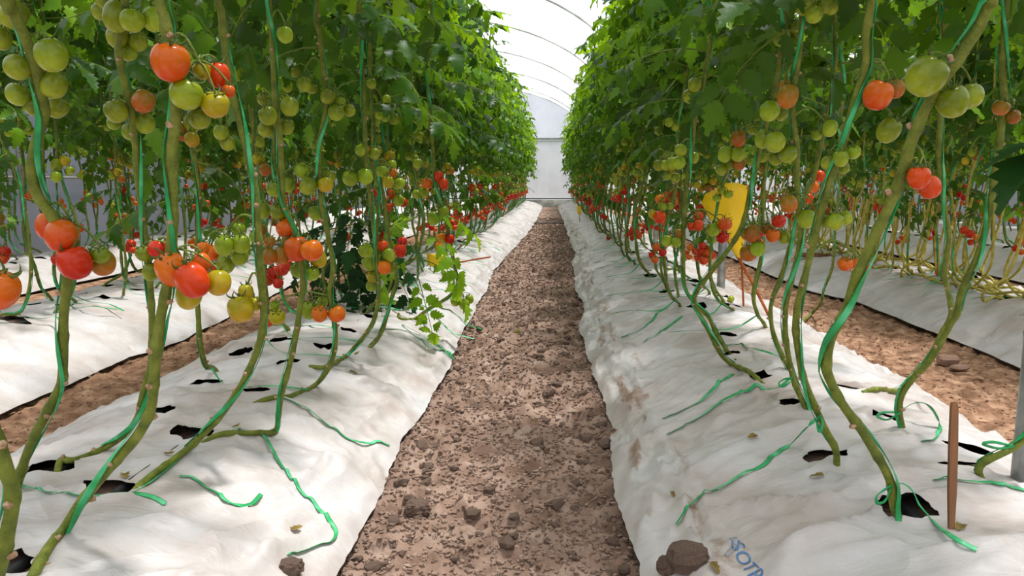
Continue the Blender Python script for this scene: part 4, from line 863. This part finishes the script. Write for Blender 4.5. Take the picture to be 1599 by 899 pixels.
def line(bed, li, ya, yb, yfull):
    y = ya
    while y < yb:
        yy = y + gr.uniform(-.06, .06); grow(bed, bed.hx[li] + gr.uniform(-.04, .04), yy, gr.randrange(NV), yy < yfull, gr); y += .4
def rest(bed, li, ya, yb):
    y = ya
    while y < yb: REST.append((bed, bed.hx[li] + gr.uniform(-.04, .04), y + gr.uniform(-.08, .08), gr.randrange(NV), gr.uniform(-.3, .3))); y += .4
# outer line of the left bed and the first places not traced above
for (x, y) in [(-1.31, 2.85), (-1.33, 3.25), (-1.30, 3.65), (-1.31, 4.0)]: grow(BL1, x, y, gr.randrange(NV), True, gr)
for (x, y) in [(1.06, 3.75)]: grow(BR1, x, y, 1, True, gr)
line(BL1, 0, 4.15, 20, 7.6); line(BL1, 1, 4.4, 20, 7.0); line(BR1, 0, 4.4, 20, 7.6); line(BR1, 1, 4.2, 20, 7.0)
line(BL2, 0, 3.6, 11, 7.0); line(BL2, 1, 3.8, 11, 6.4); line(BR2, 0, 4.2, 11, 6.6); line(BR2, 1, 4.4, 11, 6.2)
for b_ in (BL1, BR1):
    for li in (0, 1): rest(b_, li, 20.1, 28.3)
for b_ in (BL2, BR2):
    for li in (0, 1): rest(b_, li, 11.1, 18.5)
for b_, ya, yb in ((BL3, 5.5, 16), (BR3, 6.0, 18), (BR4, 8.5, 20)):
    for li in (0, 1): rest(b_, li, ya, yb)
fb = QB()
for bed, x, y, k, da in REST:
    V = VAR[k]; az = (PI if bed.key in (2, 4, 6, 7) else 0) + da; c, s = math.cos(az), math.sin(az); R = np.array([[c, -s, 0], [s, c, 0], [0, 0, 1]])
    t = np.array([x, y, float(bed_z(bed, x, y)) - .005]); v, q, m = V['fol_far']; fb.add_other((v, q, m), R, t, [0, 1, 8]); fb.add_other(V['stem_low'], R, t, [2]); fb.add(V['twine_low'][0] @ R.T + t, V['twine_low'][1], 3)
    fb.add_other(V['fruits'], R, t, [4, 5, 6, 7, 1])
o = obj('distant_tomato_plants', fb.mesh('distant_tomato_plants', ['leaf', 'stalk', 'stem', 'twine', 't_lime', 't_yellow', 't_orange', 't_red', 'leaf_young_lit']))
tag(o, 'mass of distant tomato plants filling the far ends and outer rows', 'tomato plants', None, 'stuff')

# ------------------------------------------------------------------ small things
def sheet_card(name, pxs, dep, label, bend=.02, th=.0015, parent=None):
    """yellow card cut to the outline pxs, with thickness and a gentle bend"""
    c = np.mean(np.array(pxs, float), axis=0); n = len(pxs); rings = [1.0, .66, .33, .02]; V = []
    for f in rings:
        for x, y in pxs:
            p = P(c[0] + (x - c[0]) * f, c[1] + (y - c[1]) * f, dep); p[1] += bend * (((x - c[0]) * f / 30.0) ** 2 - .5 * math.sin((y - c[1]) * f / 25.0)); V.append(p)
    V = np.array(V); m = len(rings); i = np.arange(m - 1)[:, None] * n + np.arange(n)[None]; j = np.arange(m - 1)[:, None] * n + (np.arange(n)[None] + 1) % n
    q = np.stack([i, j, j + n, i + n], -1).reshape(-1, 4); k = len(V); back = V + np.array([0, th, 0])
    rim = np.stack([np.arange(n), np.arange(n) + k, (np.arange(n) + 1) % n + k, (np.arange(n) + 1) % n], 1)
    return np.concatenate([V, back]), np.concatenate([q, q[:, ::-1] + k, rim])
def dense(pts, n=4):
    out = []
    for a, b_ in zip(pts, pts[1:] + pts[:1]):
        for t in range(n): out.append((a[0] + (b_[0] - a[0]) * t / n, a[1] + (b_[1] - a[1]) * t / n))
    return out
base = np.array([1.28, 4.45, float(bed_z(BR1, 1.28, 4.45))]); t = empty('insect_trap', base)
v, q = sheet_card('card', dense([(1130, 286), (1152, 285), (1172, 291), (1168, 318), (1163, 345), (1162, 378), (1155, 405), (1146, 396), (1136, 376), (1112, 346), (1099, 318), (1104, 303), (1118, 296)]), 4.4, '', .03)
b = QB(); b.add(v - base, q); obj('sticky_card', b.mesh('sticky_card', ['yellow']), t)
b = QB(); b.add(*tube(catmull([P(1137, 375, 4.41) - base, P(1160, 415, 4.41) - base, P(1178, 448, 4.43) - base, np.array([0, 0, -.03])], .03), .0085, 8)); obj('stick', b.mesh('stick', ['orange_stick']), t)
b = QB(); b.add(*tube(catmull([P(1157, 398, 4.46) - base, P(1159, 430, 4.46) - base, P(1161, 478, 4.46) - base], .03), .006, 8)); obj('stick', b.mesh('stick', ['orange_stick']), t)
tag(t, 'large bright yellow sticky insect trap on orange sticks in the right row', 'insect trap')
p0 = bed_hit(BL1, 688, 424); base = p0; t = empty('insect_trap', base)
v, q = sheet_card('card', dense([(666, 396), (690, 397), (712, 409), (700, 420), (668, 422)]), p0[1], '', .02); b = QB(); b.add(v - base, q); obj('sticky_card', b.mesh('sticky_card', ['yellow']), t)
b = QB(); b.add(*tube(catmull([P(690, 416, p0[1] - .02) - base, P(720, 409, p0[1] - .05) - base, P(766, 401, p0[1] - .1) - base], .04), .007, 7)); obj('stick', b.mesh('stick', ['orange_stick']), t)
tag(t, 'yellow insect trap fallen over on the left bed with its stick', 'insect trap')
base = np.array([.52, 15.2, .17]); t = empty('insect_trap', base)
v, q = sheet_card('card', dense([(901, 322), (907, 322), (908, 334), (902, 334)], 3), 15.2, '', .0); b = QB(); b.add(v - base, q); obj('sticky_card', b.mesh('sticky_card', ['yellow']), t)
b = QB(); b.add(*tube(np.array([P(905, 328, 15.21) - base, P(905, 338, 15.21) - base, [.0, 0, -.02]]), .006, 6)); obj('stick', b.mesh('stick', ['orange_stick']), t)
tag(t, 'tiny yellow insect trap far down the right row', 'insect trap')

# wooden stake in the right bed
A = bed_hit(BR1, 1485, 826); B = P(1490, 628, A[1] + .01); ax = B - A; L = np.linalg.norm(ax); ax /= L; sx_ = np.array([1.0, 0, 0]); sx_ -= ax * sx_.dot(ax); sx_ /= np.linalg.norm(sx_); sy_ = np.cross(ax, sx_)
V = []
for tt, w in ((-.1, .5), (.0, .62), (.3, .95), (.65, 1.0), (.96, .82), (1.0, .55)):
    for a, c in ((-1, -1), (1, -1), (1, 1), (-1, 1)): V.append(ax * L * tt + sx_ * a * .0085 * w + sy_ * c * .0045)
V = np.array(V); k = 4; i = np.arange(5)[:, None] * 4 + np.arange(4)[None]; j = np.arange(5)[:, None] * 4 + (np.arange(4)[None] + 1) % 4
q = np.concatenate([np.stack([i, j, j + 4, i + 4], -1).reshape(-1, 4), [[20, 21, 22, 23]], [[3, 2, 1, 0]]])
b = QB(); b.add(V, q); tag(obj('wooden_stake', b.mesh('wooden_stake', ['wood'], False), None, A), 'short weathered wooden stake pushed upright into the right bed', 'stake')

# water pipe crossing the far path
b = QB(); xx = np.linspace(-.6, .6, 14); yy = 17.0 + .05 * np.sin(xx * 3); b.add(*tube(np.stack([xx, yy, np.full(14, .025) + .01 * np.cos(xx * 5)], 1), .016, 8))
tag(obj('water_pipe', b.mesh('water_pipe', ['hose'])), 'dark water pipe lying across the far end of the path', 'pipe')

# fallen fruit
def fallen(px, py, bed, c, r, label, sc=(1, 1, 1)):
    p = bed_hit(bed, px, py) if bed else G(px, py, .0); t = empty('fallen_tomato', p); o = put_tomato(t, c, np.array([0, 0, r * .9]), r, 1, random.Random(int(px)), True, False, 1.2, False); o.name = 'fruit'
    tag(t, label, 'tomato')
fallen(808, 520, None, 'G', .012, 'tiny green tomato lying alone on the soil path')
fallen(1141, 472, BR1, 'L', .022, 'pale green tomato lying on the right film below the trap')
fallen(950, 374, BR1, 'R', .03, 'red tomato fallen on the right film far down the row')
fallen(1466, 430, BR2, 'O', .03, 'orange tomato lying on the second right bed')

# dry bits on the films
dl = [(1182, 683, BR1, 'dark shrivelled leaf bit on the right film near the path edge'), (1110, 883, BR1, 'dark green leaf bit beside the blue print on the right film'), (456, 832, BL1, 'small yellow leaf bit on the left film inside the twine hook'), (270, 712, BL1, 'dark crumb on the left film above the big hole'), (1050, 770, BR1, 'olive dead leaf on the crumpled edge of the right film'), (372, 668, BL1, 'curled dead leaf bit on the left film by the slanting stem'), (1502, 822, BR1, 'greenish dead leaf bit at the foot of the wooden stake'), (545, 582, BL1, 'thin brown leaf scrap on the left film below the orange pair'), (1286, 745, BR1, 'brown crumb on the right film below the soil filled hole'), (197, 742, BL1, 'pale dry leaf strip above the big hole of the left film')]
for i, (px, py, bd, lab) in enumerate(dl):
    p = bed_hit(bd, px, py, .005); r = np.random.default_rng(i); v, q = leaflet(.034, .009, 6, r); o = obj('dead_leaf', to_mesh('dead_leaf', (v, q, np.zeros(len(q), int)), ['dry_leaf']), None, p); o.rotation_euler = (0, 0, float(r.uniform(0, 6))); tag(o, lab, 'dead leaf')

# printed lettering on the right film, part of the film
def film_text(body, pa, pb, bed, hgt, mat):
    fc = bpy.data.curves.new('lettering', 'FONT'); fc.body = body; fc.size = 1.0; fo = bpy.data.objects.new('lettering', fc); COL.objects.link(fo)
    dg = bpy.context.evaluated_depsgraph_get(); me = bpy.data.meshes.new_from_object(fo.evaluated_get(dg)); bpy.data.objects.remove(fo); bpy.data.curves.remove(fc)
    n = len(me.vertices); co = np.zeros(n * 3, np.float32); me.vertices.foreach_get('co', co); co = co.reshape(-1, 3)
    A = bed_hit(bed, *pa, wr=False); Bq = bed_hit(bed, *pb, wr=False); d = (Bq - A)[:2]; L = np.linalg.norm(d); d /= L; nrm = np.array([-d[1], d[0]]); sx = L / co[:, 0].max()
    xy = A[:2] + co[:, :1] * sx * d + co[:, 1:2] * hgt * nrm; z = bed_z(bed, xy[:, 0], xy[:, 1]) + .0025
    me.vertices.foreach_set('co', np.concatenate([xy, z[:, None]], 1).astype(np.float32).ravel()); me.materials.clear(); me.materials.append(MT[mat]); me.update()
    o = obj('lettering', me, bed.film); o['label'] = 'blue printed lettering'
    return o
film_text('SOTR', (1139, 870), (1174, 928), BR1, .040, 'ink')
dmd = [(1131, 869), (1146, 853), (1150, 855), (1143, 867), (1137, 871)]
A = np.array([bed_hit(BR1, x, y, .004) for x, y in dmd]); A = np.vstack([A, A[:1]]); b = QB(); b.add(*tube(A, .0011, 4)); o = obj('emblem_outline', b.mesh('emblem_outline', ['ink_grey']), BR1.film); o['label'] = 'blue grey diamond outline printed before the lettering'
o = film_text('S', (1136, 866), (1143, 869), BR1, .02, 'ink_grey'); o.name = 'emblem_letter'
